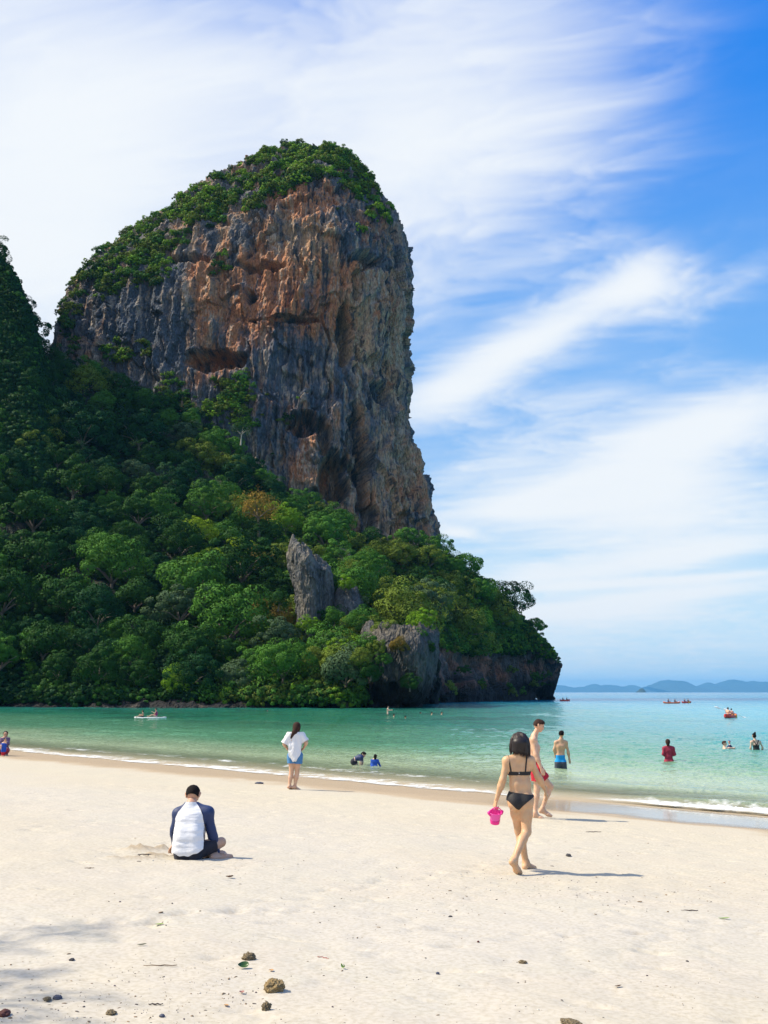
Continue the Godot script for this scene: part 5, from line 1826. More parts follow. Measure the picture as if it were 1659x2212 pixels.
	wear(w[0], "swim_top", w[1], w[1].torso + w[1].arms, 0.014, func(p: Vector3) -> float: return f.j(0, 752).y - p.y, M.crimson)
	# woman in the black swimsuit
	f = frame([1600, 1720, 5.184], 1510, 797, 0.0)
	J = {"cell": 0.024, "fwd": back, "head": f.j(1488, 622), "neck": f.j(1500, 682), "chest": f.j(1506, 735), "waist": f.j(1510, 795), "sh_a": f.j(1448, 702), "sh_b": f.j(1560, 700), "el_a": f.j(1434, 775, 0.0), "wr_a": f.j(1450, 830, -0.1), "el_b": f.j(1592, 775, 0.0), "wr_b": f.j(1580, 830, -0.1), "hip_a": f.j(1482, 870), "hip_b": f.j(1538, 870)}
	w = wader("woman in a black strappy swimsuit with her hair in a bun, standing waist-deep", f, J, 0.97, true, Vector3(-0.4, -0.1, -0.9).normalized(), fair, M.black_hair, "bun")
	wear(w[0], "swimsuit", w[1], w[1].torso, 0.010, func(p: Vector3) -> float:
		var cx := f.x0 + p.x / f.m
		var cy := f.y0 - p.y / f.m
		return maxf(cy - 742.0, minf(6.0 - absf(absf(cx - 1505.0) - (742.0 - cy) * 0.55), cy - 655.0)) * f.m, M.black_cloth, 0.014)
	# man in the water with a child in a purple cap
	f = frame([1600, 1720, 5.184], 1105, 785, 0.0)
	J = {"cell": 0.024, "fwd": Vector3(1, 0, 0), "head": f.j(1098, 720), "neck": f.j(1092, 775), "chest": f.j(1092, 840), "waist": f.j(1092, 920), "sh_a": f.j(1100, 792, -0.16), "sh_b": f.j(1088, 792, 0.16), "el_a": f.j(1150, 790, -0.12), "el_b": f.j(1140, 782, 0.12), "wr_b": f.j(1190, 780, 0.1), "hip_a": f.j(1092, 960, -0.08), "hip_b": f.j(1092, 960, 0.08)}
	w = wader("man up to his neck in the water beside a child in a purple cap", f, J, 1.0, false, Vector3(0.9, 0.1, 0.4).normalized(), fair, M.brown_hair, "short")
	f = frame([1600, 1720, 5.184], 1165, 780, 0.0)
	J = {"cell": 0.02, "fwd": Vector3(-1, 0, 0), "head": f.j(1162, 702), "neck": f.j(1166, 738), "chest": f.j(1168, 765), "waist": f.j(1168, 800), "sh_a": f.j(1160, 748, 0.1), "sh_b": f.j(1172, 748, -0.1), "el_a": f.j(1188, 775, 0.1), "el_b": f.j(1140, 765, -0.08), "hip_a": f.j(1166, 830, 0.05), "hip_b": f.j(1166, 830, -0.05)}
	w = wader("small child in a purple swim cap held up beside the man in the water", f, J, 0.62, false, Vector3(-0.8, -0.2, 0.5).normalized(), fair, M.purple, "cap")
	wear(w[0], "swim_shirt", w[1], w[1].torso + w[1].arms, 0.010, func(p: Vector3) -> float: return f.j(0, 735).y - p.y, M.navy)
	# swimmers far out, off the foot of the cliff
	var spots := [[960, 18, 153, 0, "bare-backed bather standing chest-deep off the sea cliff"], [960, 43, 160, 1, "swimmer's head just right of the standing bather"], [960, 93, 164, 2, "swimmer with a dark head lying low in the water, right of the first two"], [960, 158, 146, 2, "far swimmer's head, leftmost of the three below the headland"], [960, 207, 150, 1, "swimmer with raised shoulders, middle one of the three below the headland"], [960, 250, 149, 1, "far swimmer's head, rightmost of the three below the headland"], [0, 1155, 135, 2, "lone swimmer far out before the dark waterline rocks"]]
	for k in spots:
		f = frame([k[0], 1700, 1.728], k[1], k[2], 0.0)
		var h: float = [0.95, 0.20, 0.10][k[3]]
		var c := Vector3(0, h, 0)
		J = {"cell": 0.05, "fwd": Vector3(1, 0, 0.2), "head": c, "neck": c - Vector3(0.02, 0.16, 0), "chest": c - Vector3(0.04, 0.34, 0), "waist": c - Vector3(0.04, 0.6, 0), "sh_a": c + Vector3(-0.02, -0.22, -0.17), "sh_b": c + Vector3(-0.06, -0.22, 0.17), "hip_a": c + Vector3(-0.03, -0.75, -0.09), "hip_b": c + Vector3(-0.03, -0.75, 0.09),
			"el_a": c + Vector3(0.16, -0.36, -0.24), "wr_a": c + Vector3(0.4, -0.34, -0.2), "el_b": c + Vector3(0.1, -0.38, 0.26), "wr_b": c + Vector3(0.36, -0.4, 0.24)}
		wader(k[4], f, J, 1.0, false, Vector3(0.9, 0, 0.3).normalized(), fair if k[3] == 0 else tan, M.black_hair, "short")


func kneeling_pair() -> void:
	var f := frame([0, 1800, 11.85], 130, 1050)
	var J := {"cell": 0.024, "fwd": Vector3(0.1, 0, 1), "head": f.j(128, 430, 0.0), "neck": f.j(118, 525, 0), "chest": f.j(110, 640, 0), "waist": f.j(110, 780, -0.04), "sh_a": f.j(20, 572, 0), "sh_b": f.j(218, 572, 0), "el_a": f.j(-15, 720, 0.12), "wr_a": f.j(60, 760, 0.28), "el_b": f.j(245, 720, 0.08), "wr_b": f.j(170, 640, 0.26),
		"hip_a": f.j(60, 890, -0.08), "hip_b": f.j(170, 890, -0.08), "kn_a": f.j(10, 860, 0.28), "an_a": f.j(10, 1030, 0.02), "toe_a": f.j(0, 1040, 0.2), "kn_b": f.j(238, 880, 0.26), "an_b": f.j(215, 1030, 0.06), "toe_b": f.j(215, 1045, 0.25)}
	var w := wader("adult in a purple top crouching behind a small child at the left edge", f, J, 0.95, true, Vector3(0.25, -0.3, 0.9).normalized(), Color(0.5, 0.31, 0.21), M.black_hair, "bob")
	wear(w[0], "shirt", w[1], w[1].torso + w[1].arms, 0.016, func(p: Vector3) -> float: return minf(f.j(0, 530).y - p.y, p.y - f.j(0, 850).y), M.plum)
	wear(w[0], "trousers", w[1], w[1].torso + w[1].legs, 0.014, func(p: Vector3) -> float: return minf(f.j(0, 830).y - p.y, p.y - 0.06), M.crimson)
	f = frame([0, 1800, 11.85], 95, 1075)
	J = {"cell": 0.02, "fwd": Vector3(0.3, 0, 1), "head": f.j(125, 605, 0), "neck": f.j(105, 672, 0), "chest": f.j(98, 730, 0), "waist": f.j(95, 810, 0), "sh_a": f.j(52, 700, 0), "sh_b": f.j(150, 700, 0), "el_a": f.j(25, 770, 0.05), "wr_a": f.j(40, 830, 0.1), "el_b": f.j(175, 680, 0.05), "wr_b": f.j(165, 610, 0.08),
		"hip_a": f.j(72, 880, 0), "hip_b": f.j(118, 880, 0), "kn_a": f.j(68, 975, 0.02), "an_a": f.j(66, 1050, 0), "toe_a": f.j(75, 1075, 0.1), "kn_b": f.j(118, 975, 0.02), "an_b": f.j(118, 1050, 0), "toe_b": f.j(128, 1075, 0.1)}
	w = wader("toddler in a blue swimsuit standing in front of the crouching adult", f, J, 0.56, false, Vector3(0.5, 0, 0.86).normalized(), Color(0.55, 0.34, 0.23), M.black_hair, "short")
	wear(w[0], "swimsuit", w[1], w[1].torso + w[1].legs, 0.016, func(p: Vector3) -> float: return minf(f.j(0, 690).y - p.y, p.y - f.j(0, 950).y), M.royal)
	wear(w[0], "leggings", w[1], w[1].legs, 0.010, func(p: Vector3) -> float: return minf(f.j(0, 945).y - p.y, p.y - 0.04), M.red)


# a person sitting with the legs forward; «ahead» points along the boat
func sitter(label: String, where: Vector3, b: float, ahead: Vector3, tone: Color, hair: Material, style: String, top: Material, bottom: Material, arms_up: float, cell: float) -> void:
	var f := Frame.new()
	f.o = where
	var sd := ahead.cross(Vector3.UP).normalized()
	var U := Vector3.UP
	var at_ := func(a: float, u: float, s: float) -> Vector3: return (ahead * a + U * u + sd * s) * b
	var J := {"cell": cell, "fwd": ahead, "head": at_.call(0.02, 0.78, 0), "neck": at_.call(-0.01, 0.60, 0), "chest": at_.call(-0.03, 0.44, 0), "waist": at_.call(-0.03, 0.24, 0), "sh_a": at_.call(-0.02, 0.56, -0.18), "sh_b": at_.call(-0.02, 0.56, 0.18), "hip_a": at_.call(0, 0.10, -0.09), "hip_b": at_.call(0, 0.10, 0.09),
		"el_a": at_.call(0.10, 0.36 + arms_up * 0.1, -0.27), "wr_a": at_.call(0.32, 0.38 + arms_up * 0.25, -0.2), "el_b": at_.call(0.10, 0.34, 0.27), "wr_b": at_.call(0.32, 0.32 - arms_up * 0.1, 0.22), "kn_a": at_.call(0.40, 0.26, -0.12), "kn_b": at_.call(0.40, 0.26, 0.12), "an_a": at_.call(0.74, 0.08, -0.1), "an_b": at_.call(0.74, 0.08, 0.1), "toe_a": at_.call(0.86, 0.16, -0.1), "toe_b": at_.call(0.86, 0.16, 0.1)}
	var w := wader(label, f, J, b, false, ahead, tone, hair, style)
	if top: wear(w[0], "vest", w[1], w[1].torso, 0.030 * b, func(p: Vector3) -> float: return minf(0.60 * b - p.y, p.y - 0.18 * b), top)
	if bottom:
		var s := shorts(J, b, 0.7, 0.015, 0.22 * b)
		wear(w[0], "shorts", w[1], s[0], 0.008, s[1], bottom)


func hull(length: float, wide: float, high: float, sheer: float) -> ArrayMesh:
	var v := PackedVector3Array()
	var nu := 26
	var nv := 40
	for j in nv:
		var t := -1.0 + 2.0 * j / (nv - 1)
		var w := wide * 0.5 * pow(maxf(1.0 - pow(absf(t), 2.4), 0.0), 0.6) + 0.012
		var lift := sheer * pow(absf(t), 3.0)
		for i in nu:
			var a := TAU * i / nu
			var x := cos(a)
			var y := sin(a)
			var well := 0.55 if y > 0.3 and absf(x) < 0.8 and absf(t) < 0.78 else 1.0
			v.append(Vector3(signf(x) * pow(absf(x), 0.6) * w, (signf(y) * pow(absf(y), 0.7) * well * 0.5 + 0.1) * high * (0.55 + 0.45 * sqrt(1.0 - t * t)) + lift, t * length * 0.5))
	return arrays_mesh(v, grid_normals(v, nu, nv, true, true), grid_index(nu, nv, true))


func paddle(label: String, a: Vector3, b: Vector3) -> void:
	var t := thing("paddle", label, "paddle", (a + b) * 0.5)
	var o := (a + b) * 0.5
	put("shaft", tube_mesh([a - o, b - o], [0.02, 0.02]), M.pale_grey, t)
	for e in [[a, b], [b, a]]:
		var d: Vector3 = (e[0] - e[1]).normalized()
		var s := surf([[e[0] - o - d * 0.1, e[0] - o + d * 0.12, 0.05, 0.09], [e[0] - o + d * 0.12, e[0] - o + d * 0.34, 0.09, 0.06]], 0.025, 80.0)
		for i in s[0].size():
			var q: Vector3 = s[0][i] - (e[0] - o)
			var side := d.cross(Vector3.UP).normalized()
			s[0][i] -= side * q.dot(side) * 0.75
		put("blade", surf_mesh(s), M.white_plastic, t)


func boats() -> void:
	var tan := Color(0.46, 0.28, 0.18)
	# the paddle board before the rocks
	var c := on_y(0.86406 * (300 + 370 / 4.879), 0.86406 * (1740 + 276 / 4.879), 0.0)
	var m: float = -c.z / F / 5.645 / 1.03
	var t := thing("paddle_board", "white paddle board with a dark side stripe carrying two people", "paddle board", c)
	var deck := put("hull", hull(405 * m, 0.8, 0.20, 0.05), M.white_plastic, t)
	deck.transform = Transform3D(Basis(Vector3.UP, PI / 2 - 0.06), Vector3(0, 0.06, 0))
	var stripe := put("side_stripe", hull(330 * m, 0.83, 0.10, 0.0), M.navy_plastic, t)
	stripe.transform = Transform3D(Basis(Vector3.UP, PI / 2 - 0.06), Vector3(0, 0.03, 0))
	sitter("child with bare shoulders sitting at the left end of the paddle board", c + Vector3(-95 * m, 0.12, 0), 0.78, Vector3(-1, 0, 0.1).normalized(), tan, M.black_hair, "bob", null, M.dark_cloth, 0.0, 0.035)
	sitter("adult in a red and purple life vest sitting on the right of the paddle board", c + Vector3(68 * m, 0.12, 0), 1.0, Vector3(-1, 0, 0.15).normalized(), tan, M.brown_hair, "short", M.vest, M.tan_cloth, 0.6, 0.035)
	# kayaks
	for k in [[1600, 1720, 5.184, 1175, 388, 3.3, -0.62, "red kayak with a yellow bow panel, nearest of the kayaks, seen from behind", M.kayak_red, true], [1600, 1720, 5.184, 412, 200, 4.2, -1.45, "pale orange kayak far out, left of the pair side by side", M.kayak_orange, false], [1600, 1720, 5.184, 602, 196, 2.6, -1.25, "short red and yellow kayak far out, right of the pair side by side", M.kayak_red, true], [1300, 1640, 2.676, 300, 300, 3.4, -1.3, "small red kayak just off the tip of the headland", M.kayak_red, false]]:
		c = on_y(0.86406 * (k[0] + k[3] / k[2]), 0.86406 * (k[1] + k[4] / k[2]), 0.0)
		var far := -c.z > 150.0
		t = thing("kayak", k[7], "kayak", c)
		var turn := Basis(Vector3.UP, k[6] + PI)
		var ahead := turn * Vector3(0, 0, 1)
		put("hull", hull(k[5], 0.86, 0.5, 0.16), k[8], t).transform = Transform3D(turn, Vector3(0, 0.10, 0))
		if k[9]:
			var panel := put("bow_panel", hull(k[5] * 0.32, 0.94, 0.53, 0.0), M.kayak_yellow, t)
			panel.transform = Transform3D(turn, Vector3(0, 0.10, 0) + ahead * k[5] * 0.17)
		var cell := 0.04 if not far else 0.06
		if not far:
			sitter("bare-backed man in dark shorts paddling in the rear of the nearest kayak", c + Vector3(0, 0.16, 0) - ahead * 0.75, 1.02, ahead, Color(0.6, 0.37, 0.25), M.black_hair, "short", null, M.dark_cloth, 0.3, cell)
			sitter("person in front of the bare-backed man in the nearest kayak", c + Vector3(0, 0.16, 0) + ahead * 0.35, 0.88, ahead, Color(0.6, 0.4, 0.3), M.brown_hair, "short", M.salmon, M.dark_cloth, 0.3, cell)
			paddle("white double paddle raised over the left side of the nearest kayak", c + Vector3(-1.05, 1.0, -0.5), c + Vector3(0.2, 0.55, -0.3))
			paddle("white double paddle dipping in on the right of the nearest kayak", c + Vector3(1.25, 0.06, 0.3), c + Vector3(-0.25, 0.75, 0.0))
		else:
			var who: String = {412: "pale orange kayak", 602: "short red and yellow kayak", 300: "kayak off the headland"}[k[3]]
			var gap: float = k[5] * 0.19
			sitter("dark-clad paddler in front in the %s" % who, c + Vector3(0, 0.16, 0) + ahead * gap, 1.0, ahead, tan, M.black_hair, "short", M.dark_cloth, M.dark_cloth, 0.4, cell)
			sitter("dark-clad paddler in the rear of the %s" % who, c + Vector3(0, 0.16, 0) - ahead * gap, 1.0, ahead, tan, M.black_hair, "short", M.navy, M.dark_cloth, 0.4, cell)


func make_people() -> void:
	M.weave = noise_tex(256, 0.03, 4, 61)
	M.skin = mat(Color.WHITE, 0.52, true)
	M.skin.subsurf_scatter_enabled = true
	M.skin.subsurf_scatter_strength = 0.12
	M.hair = mat(lin(0.009, 0.005, 0.006), 0.5)
	M.hair_strand = mat(lin(0.026, 0.014, 0.012), 0.45)
	M.black_hair = mat(lin(0.010, 0.008, 0.009), 0.85)
	M.black_hair.metallic_specular = 0.25
	M.brown_hair = mat(lin(0.040, 0.020, 0.015), 0.8)
	M.brown_hair.metallic_specular = 0.3
	M.black_cloth = cloth(lin(0.010, 0.010, 0.013), 0.7)
	M.dark_cloth = cloth(lin(0.014, 0.016, 0.028))
	M.white_shirt = cloth(lin(0.74, 0.74, 0.76))
	M.navy = cloth(lin(0.008, 0.026, 0.105), 0.6)
	M.denim = cloth(lin(0.06, 0.20, 0.42))
	M.red = cloth(lin(0.45, 0.012, 0.03))
	M.crimson = cloth(lin(0.30, 0.02, 0.05))
	M.bright_blue = cloth(lin(0.0, 0.26, 0.62))
	M.slate = cloth(lin(0.045, 0.055, 0.085))
	M.royal = cloth(lin(0.01, 0.07, 0.42))
	M.plum = cloth(lin(0.13, 0.08, 0.16))
	M.purple = cloth(lin(0.09, 0.06, 0.26))
	M.vest = cloth(lin(0.25, 0.03, 0.12))
	M.salmon = cloth(lin(0.5, 0.22, 0.17))
	M.tan_cloth = cloth(lin(0.4, 0.33, 0.25))
	M.pink = mat(lin(0.88, 0.10, 0.46), 0.3)
	M.pink.backlight_enabled = true
	M.pink.backlight = Color(0.35, 0.05, 0.2)
	M.deep_pink = mat(lin(0.85, 0.015, 0.30), 0.3)
	M.metal = mat(lin(0.6, 0.6, 0.62), 0.3)
	M.metal.metallic = 1.0
	M.white_plastic = mat(lin(0.72, 0.73, 0.74), 0.4)
	M.pale_grey = mat(lin(0.45, 0.46, 0.47), 0.5)
	M.navy_plastic = mat(lin(0.03, 0.03, 0.11), 0.4)
	M.kayak_red = mat(lin(0.62, 0.035, 0.02), 0.4)
	M.kayak_orange = mat(lin(0.72, 0.16, 0.07), 0.4)
	M.kayak_yellow = mat(lin(0.75, 0.36, 0.015), 0.4)
	var t0 := Time.get_ticks_msec()
	bikini_woman()
	print("bikini ", Time.get_ticks_msec() - t0)
	seated_man()
	shirt_woman()
	red_shorts_man()
	print("four ", Time.get_ticks_msec() - t0)
	bathers()
	kneeling_pair()
	boats()
	print("people ", Time.get_ticks_msec() - t0)


# ---- what lies on the sand ----

func spot_on(ox: float, oy: float, k: float, cx: float, cy: float) -> Vector3:
	return ground_hit((ox + cx / k) * 0.86406, (oy + cy / k) * 0.86406)


func settle(p: Vector3) -> Vector3:
	return Vector3(p.x, ground(p.x, p.z) + lumps(p.x, p.z), p.z)


func stone_mesh(sd: int, size: Vector3, knob: float, fine: float) -> ArrayMesh:
	var nu := 44
	var nv := 30
	var v := PackedVector3Array()
	for j in nv:
		var a := PI * (float(j) / (nv - 1) - 0.5)
		for i in nu:
			var w := TAU * i / nu
			var d := Vector3(cos(w) * cos(a), sin(a), sin(w) * cos(a))
			var o := Vector3(sd * 7.3, sd * 1.7, 0)
			var r := 1.0 + knob * n_b.get_noise_3dv(d * 1.3 + o) + fine * n_r.get_noise_3dv(d * 3.4 + o)
			v.append(d * r * size)
	return arrays_mesh(v, grid_normals(v, nu, nv, true, true), grid_index(nu, nv, true))


func leaf_mesh(length: float, wide: float, curl: float, fold: float) -> ArrayMesh:
	var v := PackedVector3Array()
	var nu := 7
	var nv := 14
	for j in nv:
		var t := float(j) / (nv - 1)
		var w := wide * 0.5 * pow(sin(PI * pow(t, 0.8)), 0.75) + 0.0008
		var ang := curl * (t - 0.5)
		var y := length * (1.0 - cos(ang)) / maxf(absf(curl), 0.01) * 1.0
		var z := length * sin(ang) / maxf(absf(curl), 0.01)
		for i in nu:
			var s := -1.0 + 2.0 * i / (nu - 1)
			v.append(Vector3(s * w, y + fold * absf(s) * w + 0.001, z))
	return arrays_mesh(v, grid_normals(v, nu, nv, false, true), grid_index(nu, nv))


func stone(label: String, p: Vector3, sd: int, size: Vector3, knob: float, fine: float, m: Material, called := "stone", sink := 0.34) -> void:
	var o := put(called, stone_mesh(sd, size, knob, fine), m)
	o.position = settle(p) + Vector3(0, size.y * sink, 0)
	o.rotation.y = sd * 1.3
	tag(o, label, called)


func leaf(label: String, p: Vector3, length: float, wide: float, curl: float, fold: float, m: Material, turn: float, tilt := 0.0) -> void:
	var o := put("fallen_leaf", leaf_mesh(length, wide, curl, fold), m)
	o.position = settle(p) + Vector3(0, 0.004 + absf(sin(tilt)) * wide * 0.4, 0)
	o.rotation = Vector3(0, turn, tilt)
	tag(o, label, "leaf")


func twig(label: String, p: Vector3, length: float, bend: float, r: float, m: Material, turn: float) -> void:
	var pts := []
	var rad := []
	for k in 9:
		var t := float(k) / 8.0 - 0.5
		pts.append(Vector3(t * length, r * 0.8 + 0.3 * bend * (0.25 - t * t) * length, bend * (0.25 - t * t) * length + 0.01 * sin(k * 2.1)))
		rad.append(r * (1.0 - 0.5 * absf(t) * 1.6))
	var o := put("twig", tube_mesh(pts, rad, 6), m)
	o.position = settle(p)
	o.rotation.y = turn
	tag(o, label, "twig")


func make_small_things() -> void:
	M.coral = mat(lin(0.40, 0.31, 0.18), 0.9)
	M.coral.heightmap_enabled = true
	M.coral.heightmap_scale = 1.2
	M.coral.heightmap_texture = noise_tex(256, 0.06, 4, 71, null, false, FastNoiseLite.TYPE_CELLULAR)
	M.coral.uv1_triplanar = true
	M.coral.uv1_scale = Vector3(9, 9, 9)
	M.coral.albedo_texture = noise_tex(256, 0.05, 4, 72, ramp([0.0, 0.5, 1.0], [Color(0.55, 0.5, 0.42), Color(0.9, 0.86, 0.76), Color.WHITE]))
	M.grey_coral = M.coral.duplicate()
	M.grey_coral.albedo_color = lin(0.27, 0.23, 0.17)
	M.dark_stone = mat(lin(0.05, 0.048, 0.055), 0.8)
	M.blue_stone = mat(lin(0.05, 0.06, 0.10), 0.7)
	M.red_stone = mat(lin(0.10, 0.03, 0.025), 0.8)
	M.green_leaf = mat(lin(0.030, 0.085, 0.014), 0.4)
	M.light_leaf = mat(lin(0.22, 0.34, 0.06), 0.5)
	M.brown_leaf = mat(lin(0.14, 0.06, 0.035), 0.7)
	M.orange_leaf = mat(lin(0.42, 0.24, 0.10), 0.7)
	M.twig = mat(lin(0.22, 0.16, 0.11), 0.9)
	M.pink_twig = mat(lin(0.30, 0.14, 0.12), 0.8)
	M.dark_twig = mat(lin(0.06, 0.045, 0.045), 0.9)
	# left half of the foreground: picked in the enlarged photograph of the lower left
	var L := func(x: float, y: float) -> Vector3: return spot_on(0, 2160, 1.728, x, y)
	var R := func(x: float, y: float) -> Vector3: return spot_on(960, 2160, 1.728, x, y)
	stone("large knobbly tan coral lump casting a short shadow, biggest stone on the sand", L.call(1183, 548), 3, Vector3(0.062, 0.044, 0.050), 0.35, 0.22, M.coral, "coral_lump")
	stone("greyish porous coral lump behind the green leaf", L.call(1074, 412), 5, Vector3(0.040, 0.031, 0.034), 0.35, 0.25, M.grey_coral, "coral_lump")
	stone("small pointed grey coral piece nearest the bottom edge", L.call(1150, 632), 8, Vector3(0.024, 0.027, 0.022), 0.6, 0.3, M.grey_coral, "coral_lump")
	stone("dark crusty lump cut by the bottom edge of the picture", R.call(806, 688), 9, Vector3(0.06, 0.014, 0.034), 0.5, 0.3, M.grey_coral, "coral_lump")
	stone("dark red stone at the lower left edge", L.call(18, 655), 11, Vector3(0.036, 0.022, 0.030), 0.3, 0.15, M.red_stone)
	stone("blue grey stone in the shade at lower left, beside a paler ring", L.call(248, 582), 12, Vector3(0.026, 0.014, 0.020), 0.35, 0.15, M.blue_stone)
	stone("pale flat stone left of the blue grey one in the shade", L.call(203, 584), 13, Vector3(0.026, 0.008, 0.020), 0.35, 0.15, M.grey_coral)
	stone("round blue grey pebble near the bottom, left of centre", L.call(700, 660), 14, Vector3(0.016, 0.011, 0.014), 0.2, 0.1, M.blue_stone)
	stone("dark pebble in front of the tree shade at left", L.call(310, 415), 15, Vector3(0.019, 0.009, 0.012), 0.3, 0.1, M.dark_stone)
	stone("brown lump among the litter at the bottom left", L.call(480, 650), 16, Vector3(0.030, 0.016, 0.024), 0.5, 0.3, M.grey_coral)
	stone("small dark pebble alone on the right of the foreground", R.call(287, 229), 17, Vector3(0.017, 0.010, 0.012), 0.3, 0.1, M.dark_stone)
	stone("tiny reddish dark pebble below the lone dark one", R.call(407, 337), 18, Vector3(0.012, 0.007, 0.009), 0.3, 0.1, M.red_stone)
	stone("grey brown lump in the middle of the right foreground", R.call(600, 428), 19, Vector3(0.026, 0.013, 0.018), 0.5, 0.3, M.grey_coral)
	stone("dark bluish pebble left of the grey brown lump", R.call(232, 474), 20, Vector3(0.014, 0.008, 0.011), 0.3, 0.1, M.blue_stone)
	stone("dark pebble at far right of the foreground", R.call(1310, 421), 21, Vector3(0.011, 0.006, 0.008), 0.3, 0.1, M.dark_stone)
	stone("dark blue stone lying on the wet sand near the foam", ground_hit(560, 1693), 22, Vector3(0.11, 0.035, 0.08), 0.3, 0.1, M.blue_stone)
	stone("dark stone on the sand to the right of the woman's bare feet", ground_hit(1228, 1849), 23, Vector3(0.045, 0.02, 0.03), 0.4, 0.2, M.dark_stone)
	leaf("thick dark green curled leaf between the two coral lumps", L.call(1050, 452), 0.085, 0.055, 1.6, 0.5, M.green_leaf, -1.2, -0.5)
	leaf("light green leaf lying beyond the tree shade", L.call(688, 264), 0.075, 0.028, 0.6, 0.4, M.light_leaf, -1.35)
	leaf("narrow dark green leaf left of the thin bent stick", L.call(612, 354), 0.07, 0.024, 0.6, 0.5, M.green_leaf, -1.3, 0.3)
	leaf("bright green curled ring of leaf right of the coral lumps", L.call(1484, 452), 0.075, 0.014, 4.6, 0.2, M.light_leaf, 0.6, 0.3)
	leaf("reddish brown dry leaf alone in the middle of the sand", L.call(992, 62), 0.085, 0.05, 1.2, 0.5, M.brown_leaf, -1.4, 0.35)
	leaf("orange scrap of leaf right of the dark green curled leaf", L.call(1172, 463), 0.04, 0.03, 0.6, 0.3, M.orange_leaf, 0.4)
	leaf("orange scrap of leaf left of the pointed coral piece", L.call(978, 614), 0.035, 0.022, 0.6, 0.3, M.orange_leaf, 1.0)
	leaf("pinkish shell-like leaf left of the large coral lump", L.call(1045, 560), 0.04, 0.03, 1.4, 0.5, M.pink_twig, 0.3)
	leaf("torn green leaf at the right edge of the foreground", R.call(1468, 238), 0.11, 0.028, 0.5, 0.4, M.light_leaf, -1.5)
	leaf("dark dry leaf with a stalk in the right foreground", R.call(1012, 536), 0.055, 0.022, 1.0, 0.6, M.brown_leaf, -1.2, 0.3)
	twig("long thin bent stick lying in the left foreground", L.call(692, 440), 0.22, 0.22, 0.004, M.twig, 0.02)
	twig("pinkish crooked twig right of the coral lumps", L.call(1395, 408), 0.10, -0.7, 0.006, M.pink_twig, -0.7)
	twig("thin stick on the sand left of the seated person's diggings", L.call(385, 18), 0.10, 0.1, 0.004, M.twig, 0.1)
	twig("short dark stick on the sand at right", R.call(1320, 202), 0.16, 0.1, 0.005, M.dark_twig, -0.06)
	twig("dark stick on the sand behind the woman's shadow", spot_on(960, 1700, 1.728, 905, 657), 0.26, 0.05, 0.006, M.dark_twig, 0.0)
	twig("dark stick lying in the dug-up sand beside the seated person", spot_on(0, 1700, 1.728, 632, 766), 0.2, 0.06, 0.007, M.dark_twig, 0.05)
	twig("blue grey stick near the bottom, right of the litter", L.call(672, 607), 0.08, 0.05, 0.004, M.dark_twig, 0.0)
	# litter too small to tell apart: grit, shell bits and crumbs of wood
	rng.seed = 909


	var small := lathe([Vector2(0.0, -0.4), Vector2(0.8, -0.3), Vector2(1.0, 0.1), Vector2(0.6, 0.5), Vector2(0, 0.55)], 6)
	var places := []
	for k in 5200:
		var u := rng.randf_range(-60, 1720)
		var v := 1790.0 + 430.0 * pow(rng.randf(), 0.8)
		var q := Vector2(u, v)
		var want := 0.10 + spot(q, [[120, 2190, 330, 70, 1.0], [330, 2150, 230, 60, 0.6], [1300, 1930, 420, 40, 0.55], [560, 1870, 90, 24, 0.7], [280, 1850, 120, 24, 0.6], [800, 2000, 300, 90, 0.14], [1150, 1890, 200, 16, 0.4]]) + 0.35 * n_a.get_noise_2d(u * 0.004, v * 0.012)
		if rng.randf() > want: continue
		var p := ground_hit(u, v)
		p = settle(p)
		var size := rng.randf_range(0.0014, 0.0038) * (1.0 + 0.6 * float(v < 1980.0)) * (1.0 if rng.randf() < 0.9 else 2.0)
		var dark := rng.randf()
		var c := Color(0.09, 0.075, 0.07) if dark < 0.26 else (Color(0.22, 0.15, 0.09) if dark < 0.62 else (Color(0.55, 0.52, 0.46) if dark < 0.9 else Color(0.10, 0.07, 0.09)))
		var b := Basis(Vector3.UP, rng.randf() * TAU) * Basis.from_scale(Vector3(size * rng.randf_range(1.0, 3.0 if dark < 0.6 else 1.4), size, size))
		places.append([Transform3D(b, p + Vector3(0, size * 0.25, 0)), c])
	var mm := MultiMesh.new()
	mm.transform_format = MultiMesh.TRANSFORM_3D
	mm.use_colors = true
	mm.mesh = small
	mm.instance_count = places.size()
	for i in places.size():
		mm.set_instance_transform(i, places[i][0])
		mm.set_instance_color(i, places[i][1])
	var o := MultiMeshInstance3D.new()
	o.name = "beach_litter"
	o.multimesh = mm
	o.material_override = mat(Color.WHITE, 0.85, true)
	add_child(o)
	tag(o, "grit, shell bits and crumbs of wood strewn over the sand", "beach litter", "", "stuff")
	# the tree at the top of the beach, outside the frame, that shades the lower left corner
	var foot := Vector3(-13.5, 0, -5.6)
	foot.y = ground(foot.x, foot.z)
	var t := thing("beach_tree", "leafy tree at the top of the beach shading the sand at lower left", "tree", foot)
	var clumps := [[40, 2018, 0.55, 6.3], [190, 2012, 0.34, 6.8], [-60, 2040, 0.5, 6.0], [20, 2105, 0.28, 5.6], [-70, 2110, 0.6, 5.2], [110, 2100, 0.16, 5.4], [60, 2160, 0.28, 5.4], [230, 2158, 0.20, 5.9], [-40, 2190, 0.55, 5.0], [-120, 2230, 0.6, 5.4]]
	var pale := crown_mesh(600, 7, 26, 0.15, 0.5, 0.7)
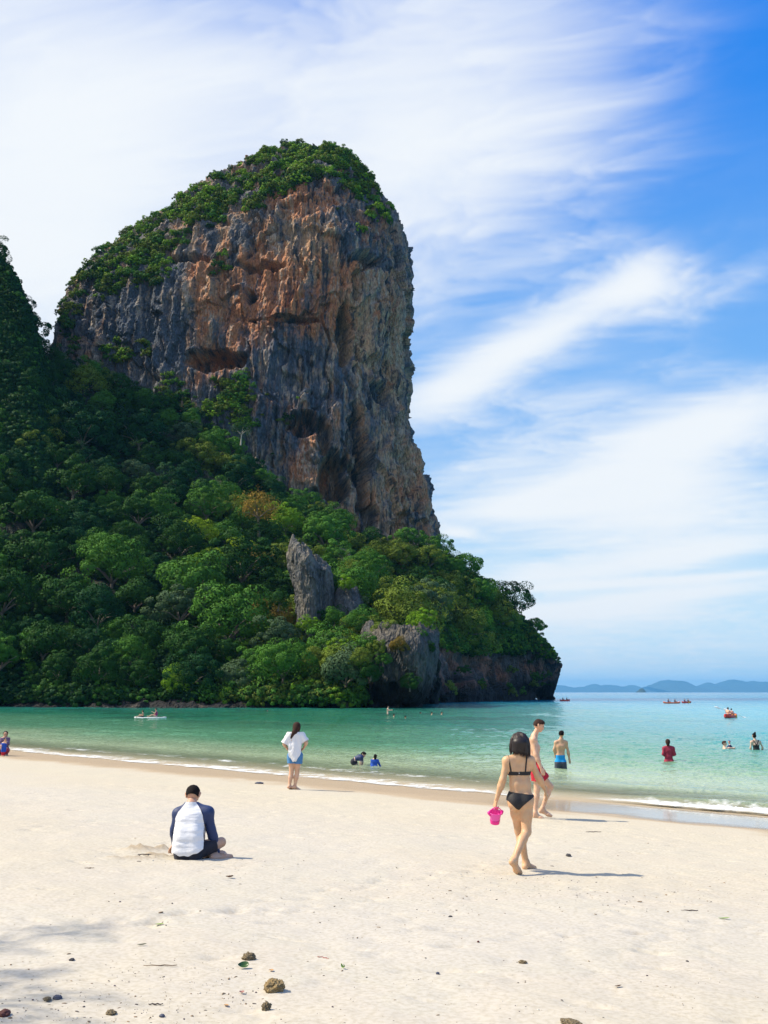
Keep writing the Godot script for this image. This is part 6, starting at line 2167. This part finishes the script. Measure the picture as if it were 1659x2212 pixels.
	for k in clumps:
		var p: Vector3 = ground_hit(k[0], k[1]) - Vector3(0.64, -0.77, 0.02) / 0.77 * k[3] * 2.0
		var c := put("foliage", pale, greens["mid"], t)
		c.transform = Transform3D(Basis(Vector3.UP, k[0] * 0.01) * Basis.from_scale(Vector3(k[2] * 1.35, k[2] * 0.55, k[2] * 0.5)), p - foot)
		put("branch", tube_mesh([Vector3(0, 6.6, 0), (p - foot) * 0.6 + Vector3(0, 3.0, 0), p - foot], [0.07, 0.045, 0.015], 6), M.bark, t)
	put("trunk", tube_mesh([Vector3(0, -0.4, 0), Vector3(0.2, 3.3, 0), Vector3(0, 6.8, 0)], [0.30, 0.22, 0.13], 10), M.bark, t)


func _ready() -> void:
	var cam := Camera3D.new()
	cam.name = "camera"
	cam.position = Vector3(0, EYE, 0)
	cam.rotation.x = PITCH
	cam.fov = 53.1301
	cam.near = 0.1
	cam.far = 40000.0
	add_child(cam)
	noise_of(n_a, 1, 4)
	noise_of(n_b, 2, 3)
	noise_of(n_r, 3, 4, FastNoiseLite.TYPE_SIMPLEX_SMOOTH, true)
	noise_of(n_w, 4, 3)
	n_c.noise_type = FastNoiseLite.TYPE_CELLULAR
	n_c.seed = 5
	n_c.frequency = 1.0
	n_c.fractal_type = FastNoiseLite.FRACTAL_NONE
	n_c.cellular_return_type = FastNoiseLite.RETURN_CELL_VALUE
	var env := Environment.new()
	env.background_mode = Environment.BG_SKY
	env.sky = Sky.new()
	env.sky.sky_material = make_sky()
	env.tonemap_mode = Environment.TONE_MAPPER_LINEAR
	env.tonemap_exposure = 1.25
	env.fog_enabled = true
	env.fog_density = 0.00005
	env.fog_light_color = Color(0.46, 0.77, 1.0)
	env.sdfgi_enabled = true
	env.ssao_enabled = true
	env.ssil_enabled = true
	var we := WorldEnvironment.new()
	we.name = "world_environment"
	we.environment = env
	add_child(we)
	var sun := DirectionalLight3D.new()
	sun.name = "sun"
	sun.light_energy = 1.6
	sun.light_color = Color(1.0, 0.95, 0.86)
	sun.light_angular_distance = 0.5
	sun.shadow_enabled = true
	sun.look_at_from_position(Vector3.ZERO, Vector3(0.64, -0.77, 0.02))
	add_child(sun)

	var t0 := Time.get_ticks_msec()
	make_sand()
	make_water()
	make_foam()
	print("shore ", Time.get_ticks_msec() - t0)
	M.rock = rock_mat()
	make_tree_kinds()
	shrub_mesh = crown_mesh(500, 17, 60, 0.145, 0.8, 0.35)
	M.shrub = mat(Color.WHITE, 0.7, true)
	M.shrub.metallic_specular = 0.25
	M.shrub.backlight_enabled = true
	M.shrub.backlight = Color(0.5, 0.5, 0.3)
	make_main_cliff()
	print("cliff ", Time.get_ticks_msec() - t0)
	make_jungle()
	make_far_land()
	print("land ", Time.get_ticks_msec() - t0)
	make_people()
	make_small_things()
	print("all ", Time.get_ticks_msec() - t0)
